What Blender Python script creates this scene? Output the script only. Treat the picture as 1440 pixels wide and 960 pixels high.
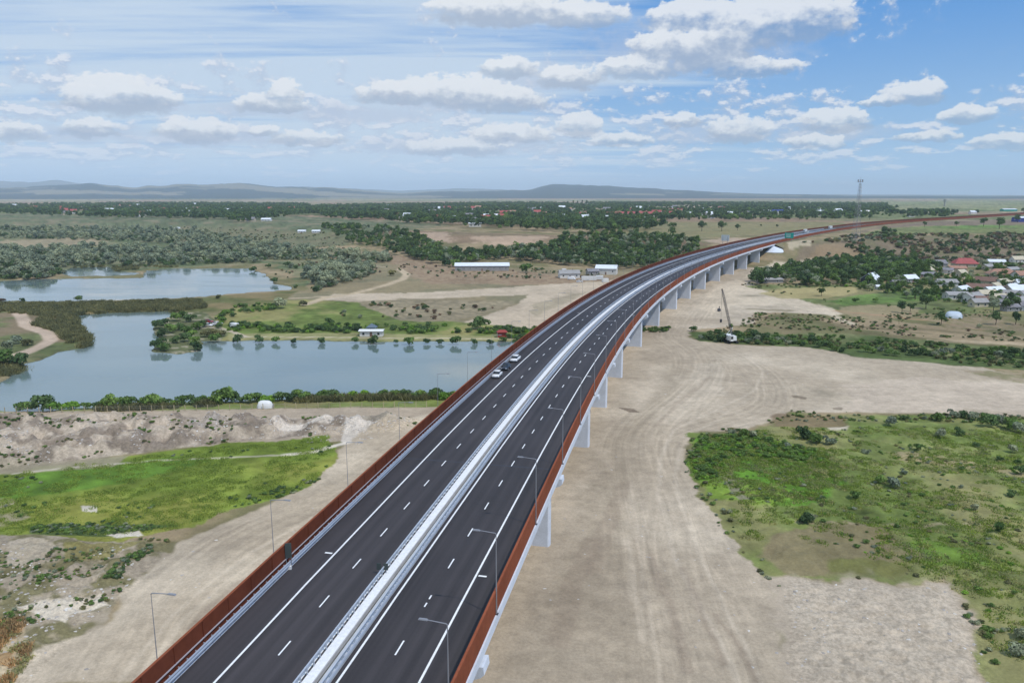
import bpy, bmesh, math, random
import numpy as np
from math import radians, sin, cos, tan, atan, pi
S_ = bpy.context.scene
C = S_.collection
for o_ in list(bpy.data.objects): bpy.data.objects.remove(o_)
random.seed(7); RNG = np.random.default_rng(11)

# ------------------------------------------------------------------ camera
F = 1080.0; HY = 274.0; CZ = 57.0
PT = atan((480-HY)/F); SP, CP = sin(PT), cos(PT)
cam = bpy.data.cameras.new('camera'); co = bpy.data.objects.new('camera', cam); C.objects.link(co)
co.location = (0, 0, CZ); co.rotation_euler = (pi/2-PT, 0, 0)
cam.lens = 27.0; cam.sensor_width = 36; cam.clip_start = 1; cam.clip_end = 120000
S_.camera = co
S_.view_settings.view_transform = 'Standard'; S_.view_settings.look = 'None'
S_.view_settings.exposure = 0.0; S_.view_settings.gamma = 1
S_.cycles.use_denoising = True
S_.cycles.max_bounces = 5; S_.cycles.diffuse_bounces = 2; S_.cycles.glossy_bounces = 3; S_.cycles.volume_bounces = 1
S_.cycles.transparent_max_bounces = 6
# ------------------------------------------------------------------ sun
SUN_AZ = radians(131); SUN_EL = radians(58)
sd = bpy.data.lights.new('sun', 'SUN'); so = bpy.data.objects.new('sun', sd); C.objects.link(so)
sd.energy = 2.95; sd.angle = radians(0.6); sd.color = (1, 0.955, 0.88)
so.rotation_euler = (pi/2-SUN_EL, 0, pi-SUN_AZ); so.location = (200, -200, 400)
# ------------------------------------------------------------------ sky (world)
W = bpy.data.worlds.new('World'); S_.world = W; W.use_nodes = True
nt = W.node_tree; nt.nodes.clear()

class NB:
    """tiny node-building helper"""
    def __init__(s, nt): s.nt = nt
    def n(s, t, ins=None, **kw):
        nd = s.nt.nodes.new(t)
        for k, v in kw.items(): setattr(nd, k, v)
        for k, v in (ins or {}).items():
            if isinstance(v, bpy.types.NodeSocket): s.nt.links.new(v, nd.inputs[k])
            else: nd.inputs[k].default_value = v
        return nd
    def m(s, op, a, b=None, c=None, clamp=False):
        d = {0: a}
        if b is not None: d[1] = b
        if c is not None: d[2] = c
        nd = s.n('ShaderNodeMath', d, operation=op); nd.use_clamp = clamp
        return nd.outputs[0]
    def ss(s, v, a, b, lo=0.0, hi=1.0):
        nd = s.n('ShaderNodeMapRange', {0: v, 1: a, 2: b, 3: lo, 4: hi}, interpolation_type='SMOOTHSTEP')
        return nd.outputs[0]
    def mix(s, f, a, b, bt='MIX'):
        nd = s.n('ShaderNodeMix', data_type='RGBA', blend_type=bt)
        for k, v in ((0, f), (6, a), (7, b)):
            if isinstance(v, bpy.types.NodeSocket): s.nt.links.new(v, nd.inputs[k])
            elif k == 0: nd.inputs[k].default_value = v
            else: nd.inputs[k].default_value = (*v, 1) if len(v) == 3 else v
        return nd.outputs[2]
    def noise(s, vec, scale, det=4, rough=.55, dist=0.0, out=0, **kw):
        nd = s.n('ShaderNodeTexNoise', {'Scale': scale, 'Detail': det, 'Roughness': rough, 'Distortion': dist}, **kw)
        if vec is not None: s.nt.links.new(vec, nd.inputs['Vector'])
        return nd.outputs[out]

def px_dir(px, py):
    u = (px-720)/F; v = (480-py)/F
    x, y, z = u, CP+v*SP, -SP+v*CP
    return math.atan2(x, y)*1000, math.atan2(z, math.hypot(x, y))*1000     # azimuth, elevation in mrad

B = NB(nt)
sky = B.n('ShaderNodeTexSky', sky_type='NISHITA', sun_disc=False)
sky.sun_elevation = SUN_EL; sky.sun_rotation = SUN_AZ; sky.altitude = 100; sky.air_density = 1.0; sky.dust_density = 1.2; sky.ozone_density = 2.0
tc = B.n('ShaderNodeTexCoord').outputs['Generated']
sx = B.n('ShaderNodeSeparateXYZ', {0: tc})
X_, Y_, Z_ = sx.outputs
az = B.m('MULTIPLY', B.m('ARCTAN2', X_, Y_), 1000.0)
el = B.m('MULTIPLY', B.m('ARCSINE', Z_), 1000.0)
ae = B.n('ShaderNodeCombineXYZ', {0: az, 1: el}).outputs[0]
zz_ = B.m('ADD', B.m('MAXIMUM', Z_, 0.0), 0.035)
pl = B.n('ShaderNodeCombineXYZ', {0: B.m('DIVIDE', X_, zz_), 1: B.m('DIVIDE', Y_, zz_)}).outputs[0]
# high veil of cirrus, drawn out in streaks
cm = B.n('ShaderNodeMapping', {'Vector': pl, 'Rotation': (0, 0, radians(-24)), 'Scale': (0.16, 0.62, 1)}).outputs[0]
ci = B.noise(cm, 1.0, 7, .6, 0.7)
cm2 = B.n('ShaderNodeMapping', {'Vector': pl, 'Rotation': (0, 0, radians(14)), 'Scale': (0.22, 1.1, 1), 'Location': (3, 7, 0)}).outputs[0]
ci2 = B.noise(cm2, 1.5, 6, .62, 0.4)
side = B.ss(az, -100, 420, 0.095, -0.17)
low = B.ss(el, 20, 110, 0.06, 0.0)
cir = B.ss(B.m('ADD', B.m('ADD', B.m('MULTIPLY', ci, .65), B.m('MULTIPLY', ci2, .35)), B.m('ADD', side, low)), .43, .62)
# scattered small cumulus, denser towards the horizon
def cum_noise(lift):
    e_ = B.m('ADD', B.m('MAXIMUM', B.m('ADD', el, lift), 0.0), 25.0)
    v_ = B.n('ShaderNodeCombineXYZ', {0: B.m('DIVIDE', az, 62.0), 1: B.m('MULTIPLY', B.m('LOGARITHM', e_, 2.71828), 4.3)}).outputs[0]
    a_ = B.noise(v_, .8, 7, .60); b_ = B.noise(B.n('ShaderNodeMapping', {'Vector': v_, 'Location': (9, 4, 0), 'Scale': (2.4, 2.0, 1)}).outputs[0], 1.0, 5, .6)
    return B.m('ADD', B.m('MULTIPLY', a_, .62), B.m('MULTIPLY', b_, .38)), b_
q1, q2 = cum_noise(0.0); q1u, _x = cum_noise(5.0)
band = B.m('MULTIPLY', B.ss(el, 12, 50), B.ss(el, 165, 95))
bias = B.m('ADD', B.m('MULTIPLY', band, .095), B.ss(az, 300, 600, 0.0, -.05))
cumn = B.m('ADD', q1, B.m('SUBTRACT', bias, .07))
cum = B.ss(cumn, .485, .57)
clit = B.ss(B.m('ADD', B.m('SUBTRACT', q1, q1u), B.m('MULTIPLY', B.m('SUBTRACT', cumn, .56), .25)), -.03, .055)
# the single clouds that stand out, each a puffed-up shape over a flatter base
g = bpy.data.node_groups.new('cloud_puff', 'ShaderNodeTree')
g.interface.new_socket('Vector', in_out='INPUT', socket_type='NodeSocketVector')
g.interface.new_socket('Location', in_out='INPUT', socket_type='NodeSocketVector')
g.interface.new_socket('Scale', in_out='INPUT', socket_type='NodeSocketVector')
g.interface.new_socket('Value', in_out='OUTPUT', socket_type='NodeSocketFloat')
g.interface.new_socket('Height', in_out='OUTPUT', socket_type='NodeSocketFloat')
G_ = NB(g); gi = g.nodes.new('NodeGroupInput'); go = g.nodes.new('NodeGroupOutput')
v1 = G_.n('ShaderNodeVectorMath', {0: gi.outputs[0], 1: gi.outputs[1]}, operation='SUBTRACT').outputs[0]
v2 = G_.n('ShaderNodeVectorMath', {0: v1, 1: gi.outputs[2]}, operation='DIVIDE').outputs[0]
s3 = G_.n('ShaderNodeSeparateXYZ', {0: v2})
yb = G_.m('ADD', s3.outputs[1], G_.m('MULTIPLY', G_.m('MINIMUM', s3.outputs[1], 0.0), 1.3))
ln = G_.m('SQRT', G_.m('ADD', G_.m('MULTIPLY', s3.outputs[0], s3.outputs[0]), G_.m('MULTIPLY', yb, yb)))
val = G_.m('MAXIMUM', G_.m('SUBTRACT', 1.0, ln), -1.0)
g.links.new(val, go.inputs[0]); g.links.new(s3.outputs[1], go.inputs[1])
nz = B.noise(B.n('ShaderNodeMapping', {'Vector': ae, 'Scale': (1/22., 1/15., 1)}).outputs[0], 1.0, 7, .62, out=1)
wv = B.n('ShaderNodeVectorMath', {0: B.n('ShaderNodeVectorMath', {0: nz, 1: (.5, .5, .5)}, operation='SUBTRACT').outputs[0], 1: (26, 20, 0)}, operation='MULTIPLY').outputs[0]
aew = B.n('ShaderNodeVectorMath', {0: ae, 1: wv}, operation='ADD').outputs[0]
PUFFS = [(165, 132, 62, 30), (125, 138, 30, 16), (210, 136, 40, 14), (400, 128, 26, 17), (385, 145, 46, 16), (1285, 130, 36, 19), (1240, 143, 26, 7),
         (1360, 161, 30, 13), (940, 62, 52, 26), (1000, 72, 62, 30), (1030, 48, 70, 26), (700, 12, 95, 28), (1100, 22, 90, 40), (800, 108, 48, 18),
         (715, 95, 40, 17), (640, 128, 95, 24), (700, 140, 70, 22), (560, 132, 60, 18), (1175, 170, 46, 18), (1150, 200, 38, 12), (815, 176, 34, 18),
         (1040, 182, 46, 20), (960, 168, 26, 12), (870, 196, 44, 13), (1305, 192, 36, 9), (1415, 200, 40, 12), (280, 182, 52, 18), (130, 180, 34, 14),
         (20, 184, 30, 15), (640, 206, 76, 14), (720, 188, 60, 15), (430, 194, 50, 13), (370, 184, 20, 10), (900, 95, 60, 18), (1060, 95, 60, 14), (980, 20, 70, 24), (820, 20, 60, 22)]
vmax = None; ysum = None; wsum = None
for (cx, cy, w, h) in PUFFS:
    a0, e0 = px_dir(cx, cy); a1, e1 = px_dir(cx+w, cy-h*.3)
    sxp = w*.95*1.25; syp = h*1.35
    nd = B.n('ShaderNodeGroup', node_tree=g); nt.links.new(aew, nd.inputs[0])
    nd.inputs[1].default_value = (a0, e0-h*.35, 0); nd.inputs[2].default_value = (sxp, syp, 1)
    v, hgt = nd.outputs
    w_ = B.m('MAXIMUM', v, 0.0)
    vmax = v if vmax is None else B.m('MAXIMUM', vmax, v)
    yw = B.m('MULTIPLY', w_, hgt)
    ysum = yw if ysum is None else B.m('ADD', ysum, yw)
    wsum = w_ if wsum is None else B.m('ADD', wsum, w_)
hh = B.m('DIVIDE', ysum, B.m('ADD', wsum, .02))
pn = B.noise(B.n('ShaderNodeMapping', {'Vector': ae, 'Scale': (1/19., 1/13., 1)}).outputs[0], 1.0, 7, .60)
soft = None
for (cx, cy, w, h) in [(650, 138, 190, 40), (780, 108, 120, 34), (960, 66, 190, 60), (730, 14, 170, 40), (360, 152, 120, 24), (175, 146, 120, 20), (640, 205, 190, 24), (1010, 186, 130, 26), (90, 188, 150, 20), (300, 192, 150, 22), (1160, 186, 110, 22), (500, 160, 160, 22)]:
    a0, e0 = px_dir(cx, cy); nd = B.n('ShaderNodeGroup', node_tree=g); nt.links.new(aew, nd.inputs[0]); nd.inputs[1].default_value = (a0, e0-h*.2, 0); nd.inputs[2].default_value = (w, h, 1)
    v_ = B.m('MAXIMUM', nd.outputs[0], 0.0); soft = v_ if soft is None else B.m('MAXIMUM', soft, v_)
softm = B.ss(B.m('ADD', soft, B.m('MULTIPLY', B.m('SUBTRACT', B.m('ADD', B.m('MULTIPLY', q1, .5), B.m('MULTIPLY', pn, .5)), .5), 1.6)), .05, .75)
lit = B.ss(B.m('ADD', hh, B.m('MULTIPLY', B.m('SUBTRACT', pn, .5), .9)), -.12, .40)
puff = B.ss(B.m('ADD', vmax, B.m('MULTIPLY', B.m('SUBTRACT', pn, .5), .85)), .10, B.m('ADD', .50, B.m('MULTIPLY', lit, -.26)))
K = 10.0
blue = B.mix(B.ss(el, -10, 260), (0.37*K, .60*K, .87*K), (.085*K, .31*K, .74*K))
base = B.mix(.92, sky.outputs[0], blue)
c1 = B.mix(B.m('MULTIPLY', cir, .85), base, (.64*K, .75*K, .87*K))
cshade = B.mix(clit, (.44*K, .53*K, .70*K), (.78*K, .82*K, .90*K))
c2 = B.mix(B.m('MULTIPLY', cum, B.m('ADD', .50, B.m('MULTIPLY', clit, .38))), c1, cshade)
c2 = B.mix(B.m('MULTIPLY', softm, .62), c2, (.52*K, .60*K, .75*K))
pshade = B.mix(lit, (.30*K, .37*K, .49*K), (.84*K, .87*K, .91*K))
c3 = B.mix(B.m('MULTIPLY', puff, B.m('ADD', .46, B.m('MULTIPLY', lit, .42))), c2, pshade)
hz = B.ss(el, 70, 0)
c4 = B.mix(B.m('MULTIPLY', hz, .60), c3, (.52*K, .74*K, 1.02*K))
bg = B.n('ShaderNodeBackground', {0: c4, 1: 0.1})
wo = B.n('ShaderNodeOutputWorld', {0: bg.outputs[0]})

# ------------------------------------------------------------------ geometry of the place
def gp(px, py, z=0.0):
    u = (px-720)/F; v = (480-py)/F; t = (CZ-z)/(SP-v*CP)
    return u*t, (CP+v*SP)*t

def spline(xk, yk):
    n = len(xk); h = np.diff(xk); A = np.eye(n); b = np.zeros(n)
    for i in range(1, n-1):
        A[i, i-1] = h[i-1]; A[i, i] = 2*(h[i-1]+h[i]); A[i, i+1] = h[i]
        b[i] = 3*((yk[i+1]-yk[i])/h[i]-(yk[i]-yk[i-1])/h[i-1])
    c = np.linalg.solve(A, b)
    def f(x):
        i = np.clip(np.searchsorted(xk, x)-1, 0, n-2); dx = x-xk[i]
        Bq = (yk[i+1]-yk[i])/h[i]-h[i]*(2*c[i]+c[i+1])/3
        return yk[i]+Bq*dx+c[i]*dx**2+(c[i+1]-c[i])/(3*h[i])*dx**3
    return f
YK = np.array([-80, -40, 0, 20, 50, 70, 100, 130, 160, 200, 250, 300, 350, 400, 450, 500, 600, 700, 850, 1000, 1200, 1500, 1740, 2100.])
XK = np.array([-51.5, -42.3, -33.2, -28.6, -21.7, -17.1, -10.45, -3.81, 2.96, 12.5, 25.6, 40.4, 57.1, 75.8, 96.4, 118.9, 168.9, 224.3, 316, 418, 576, 880, 1128, 1490])
fX = spline(YK, XK)
yy = np.arange(-80, 2100, .5); xx = fX(yy); ss = np.r_[0, np.cumsum(np.hypot(np.diff(xx), np.diff(yy)))]
ss -= np.interp(0, yy, ss)
zz = np.interp(yy, [55, 80, 130, 200, 500, 2100], [11.9, 12.6, 13.2, 13.5, 13.5, 13.5])
def road(s, o=0.0, h=0.0):
    s = np.asarray(s, float)
    y = np.interp(s, ss, yy); x = np.interp(s, ss, xx); z = np.interp(s, ss, zz)
    y2 = np.interp(s+1, ss, yy); x2 = np.interp(s+1, ss, xx); y1 = np.interp(s-1, ss, yy); x1 = np.interp(s-1, ss, xx)
    L = np.hypot(x2-x1, y2-y1); tx, ty = (x2-x1)/L, (y2-y1)/L
    cant = np.interp(s, [250, 450, 900, 1100], [0, .045, .045, 0])
    return x+o*ty, y-o*tx, z+h+cant*(13.9-o)*.5
def heading(s):
    x1, y1, _ = road(s-1); x2, y2, _ = road(s+1)
    return math.atan2(y2-y1, x2-x1)

def hash2(ix, iy, seed):
    n = (ix.astype(np.int64)*374761393+iy.astype(np.int64)*668265263+seed*974711) & 0x7fffffff
    n = ((n ^ (n >> 13))*1274126177) & 0x7fffffff
    n = (n ^ (n >> 16)) & 0xffff
    return n/65535.0
def vnoise(x, y, seed=0):
    ix = np.floor(x); iy = np.floor(y); fx = x-ix; fy = y-iy
    fx = fx*fx*(3-2*fx); fy = fy*fy*(3-2*fy); ix = ix.astype(np.int64); iy = iy.astype(np.int64)
    a = hash2(ix, iy, seed); b = hash2(ix+1, iy, seed); c = hash2(ix, iy+1, seed); d = hash2(ix+1, iy+1, seed)
    return (a*(1-fx)+b*fx)*(1-fy)+(c*(1-fx)+d*fx)*fy
def fbm(x, y, scale, octv=4, seed=0, rough=.5):
    t = 0; a = 1; tot = 0; f = 1/scale
    for k in range(octv):
        t = t+a*vnoise(x*f+k*17.3, y*f-k*9.1, seed+k*13); tot += a; a *= rough; f *= 2.03
    return t/tot
def sst(a, b, x):
    t = np.clip((x-a)/(b-a), 0, 1); return t*t*(3-2*t)

ZP = 12.4
FOOT = [(-400, 331), (0, 331), (250, 328), (430, 345), (480, 352), (560, 362), (620, 370), (700, 372), (960, 374), (1050, 378), (1100, 376), (1200, 372), (1300, 366), (1440, 362), (1800, 360)]
TOP = [(-400, 310), (0, 310), (250, 310), (400, 314), (480, 320), (560, 326), (700, 334), (900, 338), (1000, 346), (1090, 344), (1200, 338), (1300, 331), (1440, 327), (1800, 325)]
fa = []; ta = []
for p in FOOT: x, y = gp(*p, 0); fa.append((math.atan2(x, y), math.hypot(x, y)))
for p in TOP: x, y = gp(*p, ZP); ta.append((math.atan2(x, y), math.hypot(x, y)))
fa = np.array(fa); ta = np.array(ta)
KX, KY = gp(1182, 357, 5)
def plateau(x, y):
    a = np.arctan2(x, y); r = np.hypot(x, y)
    wob = 1+.05*(fbm(x, y, 90, 3, 5)-.5)*2
    rf = np.interp(a, fa[:, 0], fa[:, 1])*wob; rt = np.interp(a, ta[:, 0], ta[:, 1])*wob
    z = ZP*sst(0, 1, (r-rf)/np.maximum(rt-rf, 10))
    z = z+5.5*np.exp(-((x-KX)**2+(y-KY)**2)/(2*26.**2))
    return z
def zat(x, y):
    x = np.atleast_1d(np.asarray(x, float)); y = np.atleast_1d(np.asarray(y, float)); return plateau(x, y)
def G(px, py):
    z = 0.0
    for _ in range(12):
        x, y = gp(px, py, z); z = .5*z+.5*float(zat(x, y)[0])
    return x, y
def GZ(px, py):
    x, y = G(px, py); return x, y, float(ground_z(np.array([x]), np.array([y]))[0])
def Gpoly(pts): return np.array([G(*p) for p in pts])

def inpoly(x, y, P):
    c = np.zeros(x.shape, bool); n = len(P); j = n-1
    for i in range(n):
        xi, yi = P[i]; xj, yj = P[j]
        if yi != yj:
            m = ((yi > y) != (yj > y)) & (x < (xj-xi)*(y-yi)/(yj-yi)+xi); c ^= m
        j = i
    return c
def segdist(x, y, P, closed=True):
    d = np.full(x.shape, 1e9); sarc = np.zeros(x.shape); side = np.zeros(x.shape); n = len(P); acc = 0.
    for i in range(n if closed else n-1):
        ax, ay = P[i]; bx, by = P[(i+1) % n]; dx, dy = bx-ax, by-ay; L2 = dx*dx+dy*dy+1e-9
        t = np.clip(((x-ax)*dx+(y-ay)*dy)/L2, 0, 1); px = x-ax-t*dx; py = y-ay-t*dy; dd = px*px+py*py
        m = dd < d; d = np.where(m, dd, d); L = math.sqrt(L2)
        sarc = np.where(m, acc+t*L, sarc); side = np.where(m, np.sign(dx*py-dy*px), side); acc += L
    return np.sqrt(d), sarc, side

POND1 = [(-60, 577), (-60, 540), (0, 537), (10, 530), (38, 512), (80, 496), (120, 488), (128, 476), (112, 455), (108, 443), (150, 440), (205, 438), (243, 437), (244, 446), (216, 452), (214, 466), (226, 478), (214, 484), (215, 494),
         (250, 498), (280, 494), (284, 480), (330, 479), (420, 478), (500, 480), (600, 480), (700, 480), (790, 481), (700, 553), (640, 558), (560, 556), (400, 562), (300, 565), (200, 571), (100, 576), (20, 579)]
POND2 = [(-60, 397), (0, 395), (90, 392), (200, 391), (205, 381), (240, 378), (350, 377), (372, 385), (385, 399), (413, 404), (408, 408), (330, 413), (250, 420), (100, 424), (-60, 422)]
POND3 = [(84, 384), (100, 377), (160, 375), (165, 381), (200, 384), (190, 387), (100, 389)]
PW = [np.array([gp(px, py, -.4) for px, py in P]) for P in (POND1, POND2, POND3)]
SPOIL = Gpoly([(-60, 592), (40, 589), (200, 586), (320, 586), (470, 590), (560, 588), (600, 592), (560, 606), (500, 612), (455, 612), (380, 617), (300, 624), (180, 638), (60, 652), (-60, 668)])
RUB = Gpoly([(-80, 760), (60, 750), (200, 752), (240, 760), (200, 815), (120, 880), (40, 960), (-200, 980)])
ROCKY = Gpoly([(1100, 826), (1130, 806), (1175, 822), (1215, 812), (1262, 830), (1300, 818), (1338, 826), (1362, 862), (1388, 900), (1390, 940), (1402, 985), (1500, 1250), (1150, 1200), (1130, 1000), (1105, 930), (1112, 880)])
GREENR = Gpoly([(968, 652), (985, 613), (1045, 607), (1092, 594), (1200, 590), (1560, 600), (1700, 1100), (1420, 1000), (1392, 905), (1368, 850), (1335, 818), (1110, 806), (1078, 800), (1045, 770), (1010, 722), (985, 690)])
def ground_z(x, y):
    z = plateau(x, y)
    r = np.hypot(x, y)
    z = z+(fbm(x, y, 45, 4, 3)-.5)*.7*sst(60, 200, r)+(fbm(x, y, 9, 3, 4)-.5)*.22+(fbm(x, y, 2.6, 3, 6)-.5)*.20*sst(330, 120, r)
    for P, dep in ((PW[0], 3.0), (PW[1], 3.0), (PW[2], 2.5)):
        bb = (x > P[:, 0].min()-15) & (x < P[:, 0].max()+15) & (y > P[:, 1].min()-15) & (y < P[:, 1].max()+15)
        if bb.any():
            xs, ys = x[bb], y[bb]; wx = (fbm(xs, ys, 7, 3, 21)-.5)*4; wy = (fbm(xs, ys, 7, 3, 22)-.5)*4
            d, _, _ = segdist(xs+wx, ys+wy, P); ins = inpoly(xs+wx, ys+wy, P); sd_ = np.where(ins, -d, d)
            z[bb] = np.where(sd_ < 3, z[bb]*sst(-1, 3, sd_)-dep*sst(1.2, -5, sd_) - .0, z[bb])
    for P, amp, sc, sdv in ((SPOIL, 4.2, 9., 31), (RUB, 1.3, 5., 41), (ROCKY, .55, 2.4, 43), (GREENR, 1.0, 7.0, 45)):
        bb = (x > P[:, 0].min()-5) & (x < P[:, 0].max()+5) & (y > P[:, 1].min()-5) & (y < P[:, 1].max()+5)
        if bb.any():
            xs, ys = x[bb], y[bb]; d, _, _ = segdist(xs, ys, P); ins = inpoly(xs, ys, P); sd_ = np.where(ins, d, -d)
            n1 = 1-np.abs(fbm(xs, ys, sc, 4, sdv)-.5)*3.2
            n2 = fbm(xs, ys, sc*.25, 3, sdv+5)
            z[bb] = z[bb]+amp*sst(-.5, 4.5, sd_)*np.clip(n1*.75+n2*.5-.35, 0, 1.3)
    return z

# ------------------------------------------------------------------ materials
def mat(name, col, rough=.8, metal=0., noise=None, bump=None, spec=.3, rnd=0.0):
    m = bpy.data.materials.new(name); m.use_nodes = True; n = m.node_tree; b = NB(n); p = n.nodes['Principled BSDF']
    p.inputs['Roughness'].default_value = rough; p.inputs['Metallic'].default_value = metal; p.inputs['Specular IOR Level'].default_value = spec
    t = b.n('ShaderNodeNewGeometry').outputs['Position']
    c = b.mix(0.0, col, col)
    if noise:
        for (sc, amt) in noise:
            v = b.noise(t, sc, 5, .6)
            c = b.mix(1.0, c, b.n('ShaderNodeCombineColor', {0: (k := b.ss(v, .25, .75, 1-amt, 1+amt)), 1: k, 2: k}).outputs[0], 'MULTIPLY')
    if rnd:
        k = b.m('ADD', 1-rnd, b.m('MULTIPLY', b.n('ShaderNodeObjectInfo').outputs['Random'], 2*rnd))
        c = b.mix(1.0, c, b.n('ShaderNodeCombineColor', {0: k, 1: k, 2: k}).outputs[0], 'MULTIPLY')
    n.links.new(c, p.inputs['Base Color'])
    if bump:
        bn = b.n('ShaderNodeBump', {'Height': b.noise(t, bump[0], 5, .6), 'Strength': bump[1], 'Distance': bump[2]})
        n.links.new(bn.outputs[0], p.inputs['Normal'])
    return m
def tex_obj_space(m): return m

M = {}
def mk(name, *a, **k): M[name] = mat(name, *a, **k)
mk('concrete', (.50, .51, .53), .85, noise=[(.35, .10), (3., .06)])
mk('pale_concrete', (.66, .70, .76), .8, noise=[(.5, .07), (4., .05)])
mk('kerb_concrete', (.46, .48, .50), .8, noise=[(.8, .10)])
mk('white_paint', (.80, .80, .79), .6, noise=[(2.5, .10)])
mk('steel', (.50, .54, .60), .45, .3, noise=[(.7, .10)], spec=.5)
mk('dark_steel', (.07, .07, .08), .5, .4)
mk('grey_pole', (.30, .30, .32), .5, .3, spec=.4)
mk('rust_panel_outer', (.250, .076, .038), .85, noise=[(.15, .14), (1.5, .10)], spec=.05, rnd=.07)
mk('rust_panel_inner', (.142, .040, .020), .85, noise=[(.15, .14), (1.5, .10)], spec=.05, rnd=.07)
mk('panel_rail', (.42, .38, .40), .6)
mk('white_car', (.78, .78, .78), .25, spec=.6)
mk('dark_car', (.035, .045, .06), .25, spec=.6)
mk('blue_car', (.05, .09, .15), .3, spec=.6)
mk('red_car', (.28, .03, .04), .35, spec=.5)
mk('glass', (.02, .025, .03), .08, spec=.8)
mk('tyre', (.02, .02, .02), .9)
mk('lamp_red', (.25, .02, .02), .4)
mk('sign_green', (.0, .30, .24), .5)
mk('sign_dark', (.06, .075, .07), .6)
mk('sign_white', (.75, .75, .73), .6)
mk('roof_red', (.36, .085, .08), .7, noise=[(.6, .15)])
mk('roof_tan', (.36, .20, .14), .75, noise=[(.6, .15)])
mk('roof_white', (.72, .75, .78), .5, noise=[(.4, .08)])
mk('roof_grey', (.22, .21, .22), .7, noise=[(.5, .2)])
mk('roof_brown', (.20, .12, .09), .8, noise=[(.5, .2)])
mk('polytunnel_film', (.50, .56, .62), .5)
mk('wall_white', (.68, .66, .62), .85, noise=[(.5, .08)])
mk('wall_cream', (.52, .46, .34), .85, noise=[(.5, .10)])
mk('wall_grey', (.32, .31, .30), .85, noise=[(.5, .12)])
mk('wall_dark', (.055, .06, .075), .85)
mk('wood_post', (.42, .36, .22), .9, rnd=.2)
mk('wire', (.30, .30, .30), .6)
mk('trunk', (.085, .065, .05), .9)
mk('machine_white', (.72, .72, .70), .5)
mk('machine_red', (.30, .05, .04), .6)
mk('blue_paint', (.03, .05, .25), .6)
mk('tent_blue', (.12, .16, .20), .7)
mk('rock', (.40, .36, .32), .95, rnd=.25)
mk('pale_rock', (.58, .55, .50), .95, rnd=.2)

def leafmat(name, col, var=.35, tr=.25):
    m = bpy.data.materials.new(name); m.use_nodes = True; n = m.node_tree; b = NB(n); p = n.nodes['Principled BSDF']
    a = b.n('ShaderNodeAttribute', attribute_name='tint').outputs['Fac']
    r = b.n('ShaderNodeObjectInfo').outputs['Random']
    k = b.m('MULTIPLY', b.m('ADD', .38, b.m('MULTIPLY', a, 1.22)), b.m('ADD', 1-var, b.m('MULTIPLY', r, 2*var)))
    c = b.mix(r, col, (col[0]*1.15, col[1]*1.0, col[2]*.85))
    c = b.mix(1.0, c, b.n('ShaderNodeCombineColor', {0: k, 1: k, 2: k}).outputs[0], 'MULTIPLY')
    n.links.new(c, p.inputs['Base Color']); p.inputs['Roughness'].default_value = .8; p.inputs['Specular IOR Level'].default_value = .12
    t = b.n('ShaderNodeBsdfTranslucent', {0: c}); mx = b.n('ShaderNodeMixShader', {0: tr, 1: p.outputs[0], 2: t.outputs[0]})
    n.links.new(mx.outputs[0], n.nodes['Material Output'].inputs[0])
    M[name] = m
leafmat('leaf_dark', (.072, .125, .052))
leafmat('leaf_green', (.110, .190, .055))
leafmat('leaf_bright', (.150, .290, .045), .25)
leafmat('leaf_grey', (.235, .285, .200), .25)
leafmat('leaf_olive', (.165, .175, .085), .3)
leafmat('leaf_brown', (.160, .120, .085), .3)
leafmat('grass_blade', (.235, .330, .070), .2, .45)
leafmat('dry_blade', (.34, .36, .17), .2, .4)
leafmat('rusty_blade', (.42, .29, .15), .2, .4)

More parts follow.
